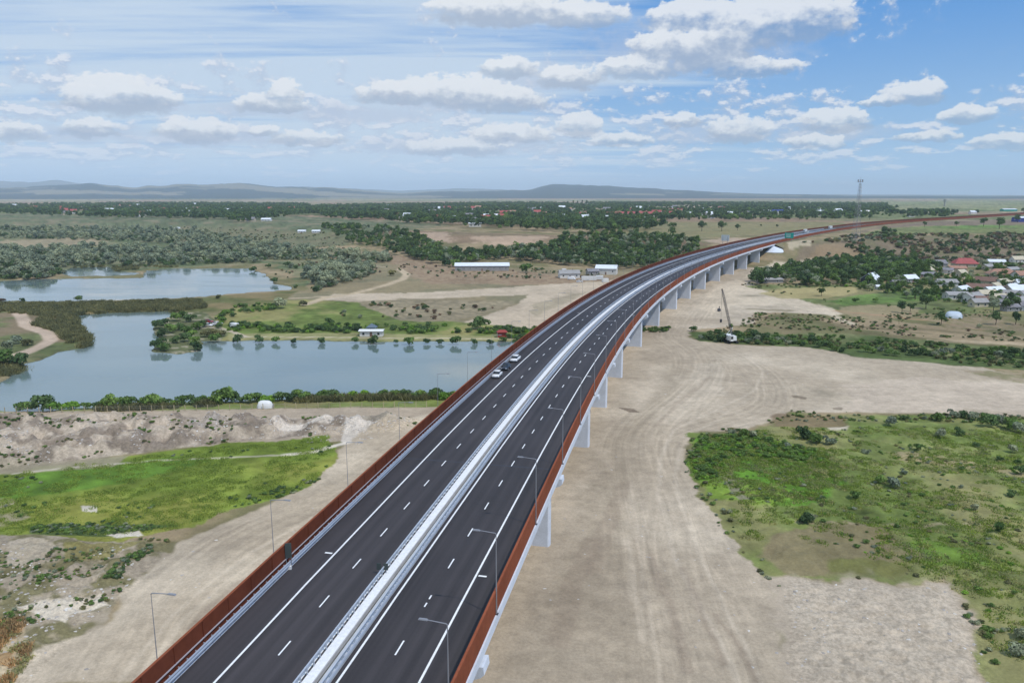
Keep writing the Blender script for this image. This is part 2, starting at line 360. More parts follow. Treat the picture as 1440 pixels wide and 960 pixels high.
# ------------------------------------------------------------------ object helpers
def put(o, parent=None):
    C.objects.link(o)
    if parent is not None: o.parent = parent
    return o
def tag(o, label=None, cat=None, group=None, kind=None):
    if label: o['label'] = label
    if cat: o['category'] = cat
    if group: o['group'] = group
    if kind: o['kind'] = kind
    return o
def empty(name, loc=(0, 0, 0), rz=0.0, label=None, cat=None, group=None):
    o = bpy.data.objects.new(name, None); o.location = loc; o.rotation_euler = (0, 0, rz); o.empty_display_size = .5
    put(o); return tag(o, label, cat, group)
class MB:
    def __init__(s): s.v = []; s.f = []; s.mi = []
    def add(s, vs, fs, mi=0):
        b = len(s.v); s.v += [tuple(map(float, v)) for v in vs]; s.f += [tuple(b+i for i in f) for f in fs]; s.mi += [mi]*len(fs); return s
    def box(s, c, d, rz=0., mi=0, taper=1.0):
        cx, cy, cz = c; hx, hy, hz_ = d[0]/2, d[1]/2, d[2]/2; ca, sa = cos(rz), sin(rz); vs = []
        for k, t in ((-1, 1.), (1, taper)):
            for (i, j) in ((-1, -1), (1, -1), (1, 1), (-1, 1)):
                x, y = i*hx*t, j*hy*t; vs.append((cx+x*ca-y*sa, cy+x*sa+y*ca, cz+k*hz_))
        return s.add(vs, [(3, 2, 1, 0), (4, 5, 6, 7), (0, 1, 5, 4), (1, 2, 6, 5), (2, 3, 7, 6), (3, 0, 4, 7)], mi)
    def tube(s, p0, p1, r0, r1=None, n=6, mi=0):
        r1 = r0 if r1 is None else r1; a = np.array(p0, float); b = np.array(p1, float); d = b-a; d /= np.linalg.norm(d)+1e-9
        u = np.cross(d, (0, 0, 1) if abs(d[2]) < .9 else (1, 0, 0)); u /= np.linalg.norm(u); w = np.cross(d, u); vs = []
        for (q, r) in ((a, r0), (b, r1)):
            for i in range(n): t = 2*pi*i/n; vs.append(q+r*(cos(t)*u+sin(t)*w))
        fs = [(i, (i+1) % n, n+(i+1) % n, n+i) for i in range(n)]+[tuple(range(n-1, -1, -1)), tuple(range(n, 2*n))]
        return s.add(vs, fs, mi)
    def build(s, name, mats, parent=None, smooth=False, loc=None, rz=0.):
        me = bpy.data.meshes.new(name); me.from_pydata(s.v, [], s.f)
        for m in (mats if isinstance(mats, (list, tuple)) else [mats]): me.materials.append(M[m] if isinstance(m, str) else m)
        if any(s.mi): me.polygons.foreach_set('material_index', s.mi)
        if smooth: me.polygons.foreach_set('use_smooth', [True]*len(me.polygons))
        me.update(); o = bpy.data.objects.new(name, me); put(o, parent)
        if loc is not None: o.location = loc
        if rz: o.rotation_euler = (0, 0, rz)
        return o
def np_mesh(name, V, Fq, mats=None, attrs=None, smooth=False):
    me = bpy.data.meshes.new(name); V = np.asarray(V, np.float32); Fq = np.asarray(Fq, np.int32); k = Fq.shape[1]
    me.vertices.add(len(V)); me.vertices.foreach_set('co', V.ravel())
    me.loops.add(Fq.size); me.loops.foreach_set('vertex_index', Fq.ravel())
    me.polygons.add(len(Fq)); me.polygons.foreach_set('loop_start', np.arange(0, Fq.size, k, dtype=np.int32))
    try: me.polygons.foreach_set('loop_total', np.full(len(Fq), k, np.int32))
    except Exception: pass
    if smooth: me.polygons.foreach_set('use_smooth', np.ones(len(Fq), bool))
    for m in (mats or []): me.materials.append(M[m] if isinstance(m, str) else m)
    for nm, dom, tp, dat in (attrs or []):
        a = me.attributes.new(nm, tp, dom); a.data.foreach_set('color' if tp == 'FLOAT_COLOR' else ('vector' if tp == 'FLOAT_VECTOR' else 'value'), np.asarray(dat, np.float32).ravel())
    me.update(calc_edges=True); return me
def copy_tree(o, parent=None, **kw):
    c = o.copy(); C.objects.link(c); c.parent = parent
    if parent is not None: c.matrix_parent_inverse = o.matrix_parent_inverse
    for ch in o.children: copy_tree(ch, c)
    return c
def sweep(mb, s, prof, closed=False, mi=0, cap=False):
    """prof: (offset, height) points carried along the road's axis"""
    n = len(prof); b = len(mb.v); cols = [np.stack(road(s, o, h), 1) for o, h in prof]
    P = np.stack(cols, 1); mb.v += [tuple(p) for p in P.reshape(-1, 3)]
    m = n if closed else n-1
    for i in range(len(s)-1):
        for j in range(m):
            a = b+i*n+j; c_ = b+i*n+(j+1) % n; mb.f.append((a, c_, c_+n, a+n)); mb.mi.append(mi)
    if closed:
        mb.f.append(tuple(b+j for j in range(n-1, -1, -1))); mb.f.append(tuple(b+(len(s)-1)*n+j for j in range(n))); mb.mi += [mi, mi]
    return mb
def srange(a, b):
    out = [a]
    while out[-1] < b: out.append(out[-1]+(2.0 if out[-1] < 250 else 4. if out[-1] < 700 else 12.))
    out[-1] = b; return np.array(out)
ORD = ['nearest', 'second nearest', 'third nearest', 'fourth nearest', 'fifth nearest', 'sixth nearest', 'seventh nearest', 'eighth nearest', 'ninth nearest', 'tenth nearest',
       'eleventh nearest', 'twelfth nearest', 'thirteenth nearest', 'fourteenth nearest', 'fifteenth nearest', 'sixteenth nearest', 'seventeenth nearest', 'eighteenth nearest', 'nineteenth nearest', 'twentieth nearest']
LR = ['leftmost', 'second from left', 'third from left', 'fourth from left', 'fifth from left', 'sixth from left', 'seventh from left', 'eighth from left', 'ninth from left', 'tenth from left',
      'eleventh from left', 'twelfth from left', 'thirteenth from left', 'fourteenth from left', 'fifteenth from left', 'sixteenth from left']

_U = ['', 'first', 'second', 'third', 'fourth', 'fifth', 'sixth', 'seventh', 'eighth', 'ninth', 'tenth', 'eleventh', 'twelfth', 'thirteenth', 'fourteenth', 'fifteenth', 'sixteenth', 'seventeenth', 'eighteenth', 'nineteenth']
_T = {2: ('twenty', 'twentieth'), 3: ('thirty', 'thirtieth'), 4: ('forty', 'fortieth'), 5: ('fifty', 'fiftieth'), 6: ('sixty', 'sixtieth')}
def nth(n): return _U[n] if n < 20 else _T[n//10][1] if n % 10 == 0 else _T[n//10][0]+'-'+_U[n % 10]

# ------------------------------------------------------------------ ground: one sheet to the horizon, its land cover laid out in world metres
azd = np.r_[np.linspace(-180, -37, 30)[:-1], np.linspace(-37, 37, 1010), np.linspace(37, 180, 30)[1:-1]]
dep = np.r_[np.array([80, 70, 60, 52, 46, 42, 39]), np.arange(37, .5, -.062), np.array([.45, .38, .32, .26, .21, .17, .14, .11, .09])]
RR = CZ/np.tan(np.radians(dep)); RR = RR[RR < 42000]
na, nr = len(azd), len(RR)
A_, R_ = np.meshgrid(np.radians(azd), RR)
gx = (R_*np.sin(A_)).ravel(); gy = (R_*np.cos(A_)).ravel()
gx = np.r_[0, gx]; gy = np.r_[0, gy]
gz = ground_z(gx, gy)
idx = 1+np.arange(na*nr).reshape(nr, na)
q = np.stack([idx[:-1], np.roll(idx[:-1], -1, 1), np.roll(idx[1:], -1, 1), idx[1:]], -1).reshape(-1, 4)[:, ::-1]
fan = np.stack([np.zeros(na, int), idx[0], np.roll(idx[0], -1), np.zeros(na, int)], 1)

r_ = np.hypot(gx, gy)
n_big = fbm(gx, gy, 160, 4, 51); n_mid = fbm(gx, gy, 22, 4, 52); n_fin = fbm(gx, gy, 3.2, 3, 53); n_w1 = fbm(gx, gy, 14, 6, 54, .62)-.5; n_w2 = fbm(gx, gy, 14, 6, 55, .62)-.5
SAND = np.array([.40, .345, .275]); PALE = np.array([.52, .47, .40]); GRAS = np.array([.135, .20, .035]); OLIV = np.array([.17, .165, .085]); DGRN = np.array([.065, .095, .04])
TAN = np.array([.30, .245, .16]); BRWN = np.array([.21, .155, .11]); GREY = np.array([.25, .22, .20]); SCRB = np.array([.15, .16, .09]); LGRN = np.array([.19, .22, .085])
col = OLIV*(1-sst(.35, .65, n_mid))[:, None]+TAN*sst(.35, .65, n_mid)[:, None]
def blend(m, c):
    global col
    col = col*(1-m[:, None])+c*m[:, None]
def paint(pts, c, fe=2., warp=6., amt=1.0, c2=None, nz_=None, lo=.4, hi=.6, world=None):
    P = world if world is not None else Gpoly(pts)
    fe = fe*.45; warp = warp*1.25; pad = fe+warp
    bb = (gx > P[:, 0].min()-pad) & (gx < P[:, 0].max()+pad) & (gy > P[:, 1].min()-pad) & (gy < P[:, 1].max()+pad)
    if not bb.any(): return
    xs = gx[bb]+n_w1[bb]*2*warp; ys = gy[bb]+n_w2[bb]*2*warp
    d, _, _ = segdist(xs, ys, P); sd_ = np.where(inpoly(xs, ys, P), d, -d)
    m = sst(-fe, fe, sd_)*amt
    cc = np.asarray(c, float)[None]
    if c2 is not None:
        k = sst(lo, hi, (nz_ if nz_ is not None else n_mid)[bb])[:, None]; cc = cc*(1-k)+np.asarray(c2)[None]*k
    col[bb] = col[bb]*(1-m[:, None])+cc*m[:, None]
def track(pts, c, w, fe=.6, amt=1., warp=1.):
    P = Gpoly(pts); pad = w+fe+warp
    bb = (gx > P[:, 0].min()-pad) & (gx < P[:, 0].max()+pad) & (gy > P[:, 1].min()-pad) & (gy < P[:, 1].max()+pad)
    d, _, _ = segdist(gx[bb]+n_w1[bb]*2*warp, gy[bb]+n_w2[bb]*2*warp, P, False)
    m = (1-sst(w/2-fe, w/2+fe, d))*amt
    col[bb] = col[bb]*(1-m[:, None])+np.asarray(c)*m[:, None]
# far plain
fz = fbm(gx*.35, gy, 420, 3, 60); fz2 = fbm(gx*.25, gy, 900, 3, 61)
farm = sst(900, 1500, r_)
farc = np.where(fz[:, None] > .55, np.array([.27, .20, .145]), np.where(fz[:, None] > .44, np.array([.20, .20, .115]), np.array([.30, .265, .19])))
farc = np.where(fz2[:, None] > .6, np.array([.14, .175, .08]), farc)
blend(farm*.9, farc)
paint([(-80, 272.3+6), (500, 279), (1000, 281), (1500, 278), (1500, 275), (-80, 275)], (.33, .235, .175), 60, 60, .8)
paint([(960, 284), (1500, 283), (1500, 297), (1200, 296)], (.17, .21, .10), 30, 60, .85, (.25, .26, .15), n_big)
# left valley
paint([(-80, 300), (300, 300), (430, 304), (640, 316), (480, 345), (300, 345), (-80, 335)], (.115, .15, .085), 15, 40, .95, (.20, .185, .125), n_mid, .45, .75)
paint([(-80, 332), (180, 330), (320, 345), (500, 352), (560, 372), (440, 405), (380, 370), (-80, 395)], (.115, .155, .080), 10, 20, .95, (.18, .185, .11), n_mid)
paint([(-20, 340), (90, 334), (150, 336), (150, 344), (60, 348), (-20, 352)], (.30, .26, .18), 6, 12, .9)
paint([(70, 347), (170, 345), (170, 352), (80, 354)], (.24, .24, .12), 4, 8, .8)
paint([(240, 322), (330, 318), (440, 325), (520, 340), (420, 345), (300, 342)], (.20, .19, .12), 10, 20, .8, (.14, .155, .09), n_mid)
# scarp
paint([(520, 322), (760, 330), (960, 336), (1000, 344), (960, 360), (780, 345), (640, 342), (560, 336)], (.25, .185, .13), 6, 8, .9, (.17, .14, .09), n_mid)
paint([(585, 328), (630, 326), (640, 340), (600, 345)], (.40, .31, .24), 5, 14, .8)
paint([(665, 332), (770, 332), (762, 343), (700, 346), (670, 342)], (.43, .33, .25), 5, 14, .8)
paint([(840, 312), (1190, 312), (1180, 321), (1110, 326), (1000, 334), (860, 336)], (.24, .22, .12), 10, 10, .9, (.19, .19, .10), n_mid)
paint([(985, 338), (1030, 334), (1060, 336), (1020, 345)], (.40, .32, .25), 5, 5, .9)
# middle ground left of the viaduct
paint([(470, 350), (560, 356), (620, 376), (900, 380), (960, 385), (900, 405), (740, 470), (300, 470), (440, 400)], (.255, .22, .14), 6, 8, 1, (.19, .18, .115), n_mid)
paint([(540, 352), (620, 372), (780, 385), (900, 388), (880, 400), (600, 400), (560, 378)], (.33, .255, .18), 4, 10, .8, (.24, .17, .12), n_fin)
paint([(640, 458), (690, 442), (725, 428), (745, 414), (600, 420), (500, 424), (445, 421), (470, 413), (600, 411), (740, 402), (840, 396), (980, 380), (960, 400), (900, 440), (800, 468)], (.45, .39, .31), 1.5, 3, 1)
paint([(745, 430), (800, 414), (830, 410), (800, 425), (750, 445)], (.30, .27, .20), 1.5, 4, .7)
paint([(480, 424), (560, 420), (720, 424), (690, 440), (620, 458), (520, 452), (440, 448), (400, 440)], (.24, .215, .15), 3, 6, .9, (.31, .27, .19), n_fin)
paint([(240, 470), (300, 462), (300, 448), (330, 428), (430, 421), (500, 425), (560, 450), (640, 452), (760, 462), (760, 482), (300, 482)], (.13, .18, .05), 2, 3, 1, (.24, .235, .10), n_mid, .5, .7)
paint([(320, 470), (500, 468), (760, 474), (760, 480), (320, 478)], (.26, .26, .13), 1.0, 1., .9)
track([(330, 474), (450, 474.5), (600, 475.5), (760, 477)], (.47, .42, .33), 1.6, .5, .9, .3)
track([(430, 428), (460, 418), (500, 412), (540, 402), (566, 393), (572, 386), (562, 378)], (.44, .37, .27), 5.5, 1, 1, 1)
track([(280, 446), (284, 438), (300, 431), (350, 424), (440, 418), (480, 415)], (.42, .36, .27), 3.5, 1, 1, .6)
track([(284, 446), (300, 458), (330, 468), (345, 474)], (.42, .38, .30), 2.5, .6, 1, .4)
track([(250, 345), (266, 338), (276, 330)], (.42, .36, .27), 9, 2, .9, 2)
track([(340, 352), (400, 357), (470, 362), (540, 376)], (.36, .31, .23), 4, 1, .7, 2)
# the bank and the reedy strips round the ponds
paint([(-80, 424), (110, 424), (280, 420), (330, 414), (420, 409), (400, 424), (290, 440), (240, 437), (110, 441), (-80, 440)], (.12, .135, .055), 2, 3, 1, (.20, .17, .09), n_mid)
paint([(-80, 430), (100, 430), (120, 445), (130, 478), (110, 495), (60, 512), (-80, 545)], (.12, .15, .065), 2, 3, 1, (.20, .165, .11), n_mid)
track([(-40, 431), (22, 433), (30, 445), (36, 458), (66, 468), (72, 478), (50, 490), (30, 498), (-60, 510)], (.45, .37, .30), 5.5, .8, 1, .8)
paint([(214, 440), (290, 440), (320, 470), (285, 500), (210, 500)], (.12, .14, .07), 1.5, 2, 1, (.30, .28, .22), n_fin, .55, .7)
paint([(-80, 596), (-80, 577), (100, 573), (200, 568), (300, 562), (400, 559), (560, 553), (760, 550), (760, 580), (-60, 582)], (.21, .20, .085), 1.2, 1, 1, (.14, .18, .05), n_mid)
# spoil heaps and the track behind them
paint([(-80, 580), (300, 575), (640, 571), (760, 571), (760, 612), (-80, 640)], (.36, .31, .25), 1, 1.5, 1)
paint(None, (.22, .19, .16), 1, 2, .95, (.40, .355, .30), n_fin, .42, .60, world=SPOIL)
paint([(250, 592), (310, 592), (305, 615), (265, 612)], (.46, .43, .40), 1, 2, .85, (.30, .27, .24), n_fin)
paint([(380, 599), (470, 596), (465, 606), (385, 607)], (.58, .54, .49), .5, 1, .9)
paint([(488, 592), (515, 590), (520, 600), (545, 604), (500, 628), (478, 622)], (.55, .52, .48), .5, .8, .95)
paint([(505, 592), (540, 588), (580, 590), (550, 600), (520, 598)], (.27, .25, .21), .5, 1, .8)
# dirt either side of and below the viaduct
DIRT = [(180, 960), (24, 962), (55, 915), (140, 880), (185, 815), (230, 772), (300, 742), (400, 700), (450, 672), (478, 640), (490, 620), (530, 600), (600, 582), (720, 580), (790, 520), (830, 470), (900, 425), (960, 395), (1020, 376),
        (1050, 376), (1100, 372), (1140, 372), (1135, 385), (1060, 400), (1100, 415), (1160, 425), (1190, 448), (1150, 442), (1100, 438), (1060, 440), (1060, 455), (975, 464), (968, 474), (985, 480), (1060, 487), (1130, 488), (1210, 500),
        (1300, 510), (1380, 516), (1500, 545), (1500, 590), (1440, 586), (1200, 579), (1112, 579), (1090, 592), (1045, 604), (985, 609), (965, 630), (968, 655), (985, 690), (1010, 722), (1045, 770), (1075, 812), (1085, 845), (1085, 900), (1120, 962), (1400, 1300), (300, 1300), (60, 1150)]
paint(DIRT, (.40, .350, .280), 1.2, 2.2, 1, (.46, .41, .335), n_mid, .35, .7)
paint([(1005, 400), (1040, 393), (1060, 400), (1100, 415), (1160, 425), (1190, 448), (1110, 430), (1040, 428), (1000, 445), (985, 425)], (.52, .46, .37), 2, 4, .9)
paint([(1180, 540), (1300, 530), (1440, 540), (1500, 580), (1300, 580), (1190, 576)], (.49, .43, .36), 3, 6, .8)
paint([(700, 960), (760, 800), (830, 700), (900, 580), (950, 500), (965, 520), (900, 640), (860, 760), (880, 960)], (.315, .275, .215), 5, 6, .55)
paint([(975, 512), (1012, 508), (1020, 556), (975, 562)], (.47, .42, .345), 1.2, 2, .8)
paint([(868, 573), (890, 574), (900, 580), (885, 579)], (.17, .14, .11), .5, .8, .9)
paint([(1112, 554), (1135, 557), (1133, 561), (1115, 558)], (.20, .17, .13), .5, .6, .9)
paint([(1172, 572), (1186, 573), (1184, 576), (1172, 575)], (.22, .19, .15), .4, .6, .9)
for pts_, w_, a_ in (([(1040, 975), (1010, 905), (975, 840), (945, 770), (928, 700), (926, 650), (950, 606), (1010, 575), (1062, 548), (1074, 522), (1050, 500)], .9, .8), ([(1075, 985), (1045, 910), (1012, 845), (985, 780), (962, 720), (948, 668), (958, 630)], .7, .7), ([(930, 980), (915, 900), (905, 820), (895, 740), (888, 680)], .6, .5),
                   ([(150, 985), (190, 925), (240, 868), (300, 815), (370, 768), (450, 722)], .6, .8), ([(170, 985), (212, 925), (262, 868), (322, 815), (392, 766), (470, 720)], .6, .8), ([(900, 900), (890, 820), (880, 760)], 1.2, .45), ([(1050, 560), (1010, 590), (965, 620)], .8, .6), ([(985, 640), (1000, 660), (1010, 690), (1040, 740), (1075, 790), (1090, 815)], .8, .6)):
    track(pts_, (.53, .475, .395), w_, .45, a_*.7, 1.0)
for pts_, w_, a_ in (([(960, 940), (940, 860), (915, 780)], 1.4, .5), ([(1010, 930), (985, 870), (960, 800)], 1.0, .5), ([(830, 800), (850, 740), (880, 680)], 3.0, .35), ([(1000, 530), (960, 560), (925, 600)], 1.5, .4), ([(780, 900), (800, 830), (830, 760)], 3.5, .35), ([(1000, 860), (1030, 900), (1060, 960)], .7, .6), ([(230, 920), (300, 850), (380, 790)], 1.2, .5)):
    track(pts_, (.27, .225, .18), w_, .5, a_, 1.4)
# right-hand green
paint([(968, 652), (985, 613), (1045, 607), (1092, 594), (1115, 582), (1200, 582), (1440, 590), (1560, 600), (1700, 1100), (1420, 1000), (1392, 905), (1368, 850), (1335, 818), (1250, 818), (1110, 806), (1078, 815), (1045, 770), (1010, 722), (985, 690)],
      (.150, .205, .060), .8, 4.0, 1, (.225, .225, .105), n_mid, .36, .68)
paint([(970, 650), (988, 617), (1040, 613), (1100, 625), (1165, 640), (1190, 680), (1150, 708), (1060, 712), (1005, 702), (985, 680)], (.105, .235, .030), 1.5, 3, .95, (.17, .27, .045), n_mid)
paint([(1245, 765), (1300, 765), (1390, 785), (1390, 800), (1320, 802), (1250, 785)], (.13, .23, .04), 1.0, 2, .9)
paint([(1175, 745), (1245, 745), (1240, 765), (1170, 770)], (.15, .20, .04), 1, 2, .7)
paint([(1010, 668), (1030, 664), (1050, 700), (1062, 705), (1040, 708)], (.22, .20, .17), .8, 1, .8)
paint([(1085, 752), (1180, 738), (1235, 745), (1300, 790), (1260, 812), (1110, 806), (1070, 785)], (.235, .195, .125), 1.5, 3, .8)
paint([(1170, 790), (1290, 795), (1260, 812), (1170, 806)], (.15, .175, .05), 1.0, 2, .7)
paint([(1095, 582), (1180, 584), (1200, 604), (1130, 606), (1085, 600)], (.20, .15, .10), 1.5, 3, .8)
paint([(1170, 603), (1195, 602), (1192, 608), (1160, 607)], (.50, .46, .38), .8, 1, .9)
paint([(1250, 636), (1300, 640), (1380, 655), (1440, 668), (1440, 676), (1350, 662), (1262, 648)], (.32, .28, .17), 1, 3, .85)
track([(1120, 736), (1200, 741), (1290, 741), (1400, 738)], (.33, .29, .20), .8, .3, .8, .5)
paint([(1072, 806), (1150, 812), (1250, 820), (1340, 822), (1372, 858), (1392, 905), (1405, 985), (1440, 1200), (1060, 1300), (1078, 900)], (.41, .36, .295), 2, 4, 1)
paint(None, (.44, .395, .33), 4.5, 5.0, .85, (.37, .33, .275), n_fin, .45, .7, world=ROCKY)
# right middle distance
paint([(1060, 456), (1100, 438), (1160, 442), (1240, 440), (1500, 440), (1500, 500), (1300, 480), (1100, 470)], (.21, .185, .11), 3, 6, 1, (.15, .15, .075), n_mid)
paint([(1150, 448), (1250, 450), (1420, 470), (1500, 485), (1500, 490), (1300, 475), (1180, 460)], (.31, .25, .17), 2, 4, .8)
paint([(1300, 476), (1500, 484), (1500, 488), (1300, 481)], (.42, .35, .25), 1, 1.5, .8)
paint([(968, 468), (1010, 465), (1100, 470), (1200, 470), (1500, 495), (1500, 524), (1330, 512), (1200, 501), (1130, 488), (1060, 486), (985, 480)], (.085, .125, .045), 1.5, 3, 1, (.16, .18, .085), n_mid, .5, .7)
paint([(1350, 520), (1420, 520), (1500, 530), (1500, 548), (1420, 535)], (.30, .26, .18), 1.5, 3, .8, (.17, .17, .08), n_fin)
paint([(1045, 402), (1120, 398), (1300, 395), (1500, 385), (1500, 440), (1240, 440), (1190, 440), (1100, 414)], (.14, .175, .07), 3, 5, 1, (.22, .21, .11), n_mid)
paint([(1065, 412), (1110, 405), (1200, 403), (1212, 409), (1160, 420), (1100, 420)], (.35, .31, .16), 2, 3, .9)
paint([(1165, 424), (1200, 415), (1250, 410), (1330, 412), (1320, 420), (1240, 426), (1190, 430)], (.12, .20, .055), 2, 3, .95)
paint([(1180, 432), (1240, 428), (1300, 432), (1280, 446), (1230, 450), (1190, 444)], (.31, .26, .17), 2, 3, .8)
track([(1175, 437), (1215, 441), (1260, 446), (1320, 452), (1380, 463)], (.38, .24, .16), 3.0, 1.2, .8, 3)
track([(1060, 420), (1110, 428), (1160, 440), (1200, 455)], (.50, .45, .36), 4, 1.5, .8, 3)
for pts_ in ([(1060, 448), (1120, 446), (1180, 456)], [(1100, 462), (1200, 458), (1300, 468)], [(1060, 434), (1110, 436)], [(1240, 458), (1340, 466), (1440, 478)], [(1210, 468), (1320, 478), (1440, 492)]):
    track(pts_, (.13, .12, .065), 4.5, 2, .7, 5)
paint([(1290, 446), (1400, 448), (1440, 456), (1440, 466), (1340, 460)], (.29, .235, .165), 3, 6, .8, (.20, .18, .10), n_fin)
# slope and plateau on the right
paint([(1110, 368), (1135, 352), (1160, 340), (1240, 332), (1500, 328), (1500, 366), (1300, 372), (1180, 378)], (.20, .165, .115), 5, 8, 1, (.16, .15, .09), n_mid)
paint([(1135, 366), (1150, 346), (1185, 342), (1225, 352), (1235, 366), (1180, 372)], (.255, .195, .125), 3, 4, .9)
paint([(1205, 333), (1240, 322), (1300, 318), (1420, 316), (1500, 318), (1500, 330), (1400, 328), (1300, 328)], (.12, .22, .055), 4, 5, .95, (.16, .19, .08), n_big)
paint([(1180, 337), (1220, 322), (1300, 312), (1500, 306), (1500, 316), (1300, 317), (1230, 322)], (.19, .155, .12), 4, 4, .9)
paint([(1045, 392), (1060, 378), (1090, 366), (1120, 362), (1145, 364), (1135, 374), (1110, 378), (1075, 384)], (.50, .45, .35), 2, 3, 1)
paint([(1104, 340), (1112, 336), (1142, 338), (1140, 345), (1125, 347), (1133, 352), (1110, 354)], (.45, .40, .30), 2, 2, .9)
# left meadow and rubble in front
paint([(-80, 700), (0, 668), (60, 655), (180, 640), (300, 626), (380, 620), (455, 614), (480, 635), (470, 652), (445, 680), (400, 700), (335, 714), (285, 735), (250, 748), (150, 765), (-80, 765)], (.150, .215, .038), .6, 3.0, 1, (.215, .235, .055), n_mid, .4, .75)
paint([(0, 680), (60, 664), (240, 642), (300, 648), (200, 672), (40, 700), (-60, 715)], (.10, .20, .03), 1.2, 2.5, .9)
paint([(-60, 655), (60, 650), (180, 640), (160, 655), (0, 668), (-60, 680)], (.30, .27, .21), .8, 1, .8)
track([(20, 666), (110, 656), (220, 647), (400, 640), (440, 636), (490, 622)], (.50, .47, .40), .9, .35, .8, .5)
track([(400, 640), (440, 636), (490, 622)], (.60, .57, .52), 1.7, .4, .9, .5)
paint([(42, 738), (100, 735), (210, 737), (250, 742), (150, 753), (45, 750)], (.075, .115, .04), .6, 1.2, .95)
paint([(112, 711), (135, 711), (136, 719), (115, 719)], (.58, .55, .50), .3, .4, .9)
paint([(-80, 700), (20, 700), (45, 725), (10, 740), (-80, 750)], (.36, .32, .25), .7, 1.5, .7, (.20, .22, .08), n_fin)
paint([(-80, 752), (60, 750), (130, 760), (215, 765), (250, 762), (245, 775), (190, 820), (150, 855), (140, 882), (55, 918), (20, 965), (-200, 1000)], (.34, .30, .24), .8, 1.5, 1, (.17, .16, .09), n_fin, .42, .62)
paint([(150, 750), (195, 747), (200, 754), (165, 757)], (.60, .57, .52), .4, .6, .9)
paint([(20, 860), (60, 852), (140, 840), (150, 852), (95, 868), (90, 880), (60, 875)], (.56, .52, .45), .4, .8, .9)
paint([(10, 760), (60, 758), (85, 775), (50, 800), (10, 800)], (.42, .375, .31), .6, 1, .8)
paint([(90, 765), (200, 765), (150, 790), (90, 795)], (.21, .20, .07), .5, 1, .8)
paint([(-60, 870), (30, 880), (38, 920), (10, 965), (-120, 990)], (.36, .24, .12), .6, 1, .85, (.44, .38, .28), n_fin)
# under the viaduct nothing grows
# fine mottling everywhere
veg = sst(.0, .05, col[:, 1]-col[:, 0]*.93)
k_ = (1+(n_fin-.5)*(.25+.55*veg)+(n_mid-.5)*(.22+.35*veg)+(fbm(gx, gy, 7, 3, 57)-.5)*(.18+.4*veg))[:, None]
k_ = k_*(1-.13*sst(.58, .70, fbm(gx, gy, 30, 4, 58)))[:, None]
col = np.clip(col*k_*np.array([1.08, 1.0, .90]), .02, .75)
# wheel tracks: distance from and along the haul roads, kept as coordinates for the material
HAUL = [Gpoly([(1020, 1250), (985, 960), (965, 880), (945, 800), (925, 720), (908, 660), (905, 620), (925, 590), (960, 560), (985, 530), (985, 500), (960, 480), (955, 465), (985, 430), (1020, 405)]),
        Gpoly([(1160, 1100), (1075, 960), (1040, 870), (1000, 780), (960, 700), (938, 655), (945, 620), (1000, 598), (1060, 580), (1085, 555), (1060, 520), (1010, 495), (975, 480)]),
        Gpoly([(60, 1150), (150, 960), (200, 870), (260, 810), (330, 760), (400, 725), (470, 690), (540, 650), (620, 600)])]
td = np.full(gx.shape, 99.); ts_ = np.zeros(gx.shape); tw = np.zeros(gx.shape)
for H_, wdt in zip(HAUL, (13, 10, 11)):
    bb = (gx > H_[:, 0].min()-30) & (gx < H_[:, 0].max()+30) & (gy > H_[:, 1].min()-30) & (gy < H_[:, 1].max()+30)
    Pd = []                                   # smooth the haul road's line
    tt = np.arange(len(H_)); fx_ = spline(tt.astype(float), H_[:, 0]); fy_ = spline(tt.astype(float), H_[:, 1]); tq = np.linspace(0, len(H_)-1, len(H_)*5); Pd = np.stack([fx_(tq), fy_(tq)], 1)
    d, sa_, sg = segdist(gx[bb], gy[bb], Pd, False)
    w_ = 1-sst(wdt*.45, wdt, d); m = w_ > tw[bb]
    ii = np.where(bb)[0][m]; tw[ii] = w_[m]; td[ii] = (d*sg)[m]; ts_[ii] = sa_[m]
ud, _, _ = segdist(gx, gy, Gpoly(DIRT)); tw *= np.where(inpoly(gx, gy, Gpoly(DIRT)), sst(0, 3, ud), 0)
mud = sst(-.12, -.36, gz)*(r_ < 900); blend(mud*.85, (.115, .11, .07))
rgt = np.random.default_rng(3); lam = np.zeros(gx.shape); near_h = tw > .01
for _ in range(15):
    c0 = rgt.uniform(-11, 11); am = rgt.uniform(.5, 4.5); wl = rgt.uniform(16, 60); ph = rgt.uniform(0, 6.3); st = rgt.uniform(.35, 1.0)*rgt.choice([1, 1, 1, -.7]); wd = rgt.uniform(.16, .34)
    cc_ = c0+am*np.sin(ts_[near_h]/wl+ph); brk = sst(.35, .6, vnoise(ts_[near_h]/25.+c0*7, td[near_h]*0+_, 77))
    for off_ in (-.95, .95): lam[near_h] += st*brk*np.exp(-((td[near_h]-cc_-off_)/wd)**2)
    lam[near_h] += -.25*st*brk*np.exp(-((td[near_h]-cc_)/.5)**2)
col = np.clip(col*(1+.12*np.clip(lam*sst(0, .5, tw), -1, 1.2))[:, None], .02, .75)
rocky_m = np.zeros(gx.shape)
bb = inpoly(gx, gy, ROCKY); rocky_m[bb] = 1.; bb = inpoly(gx, gy, RUB) | inpoly(gx, gy, SPOIL); rocky_m[bb] = 1.

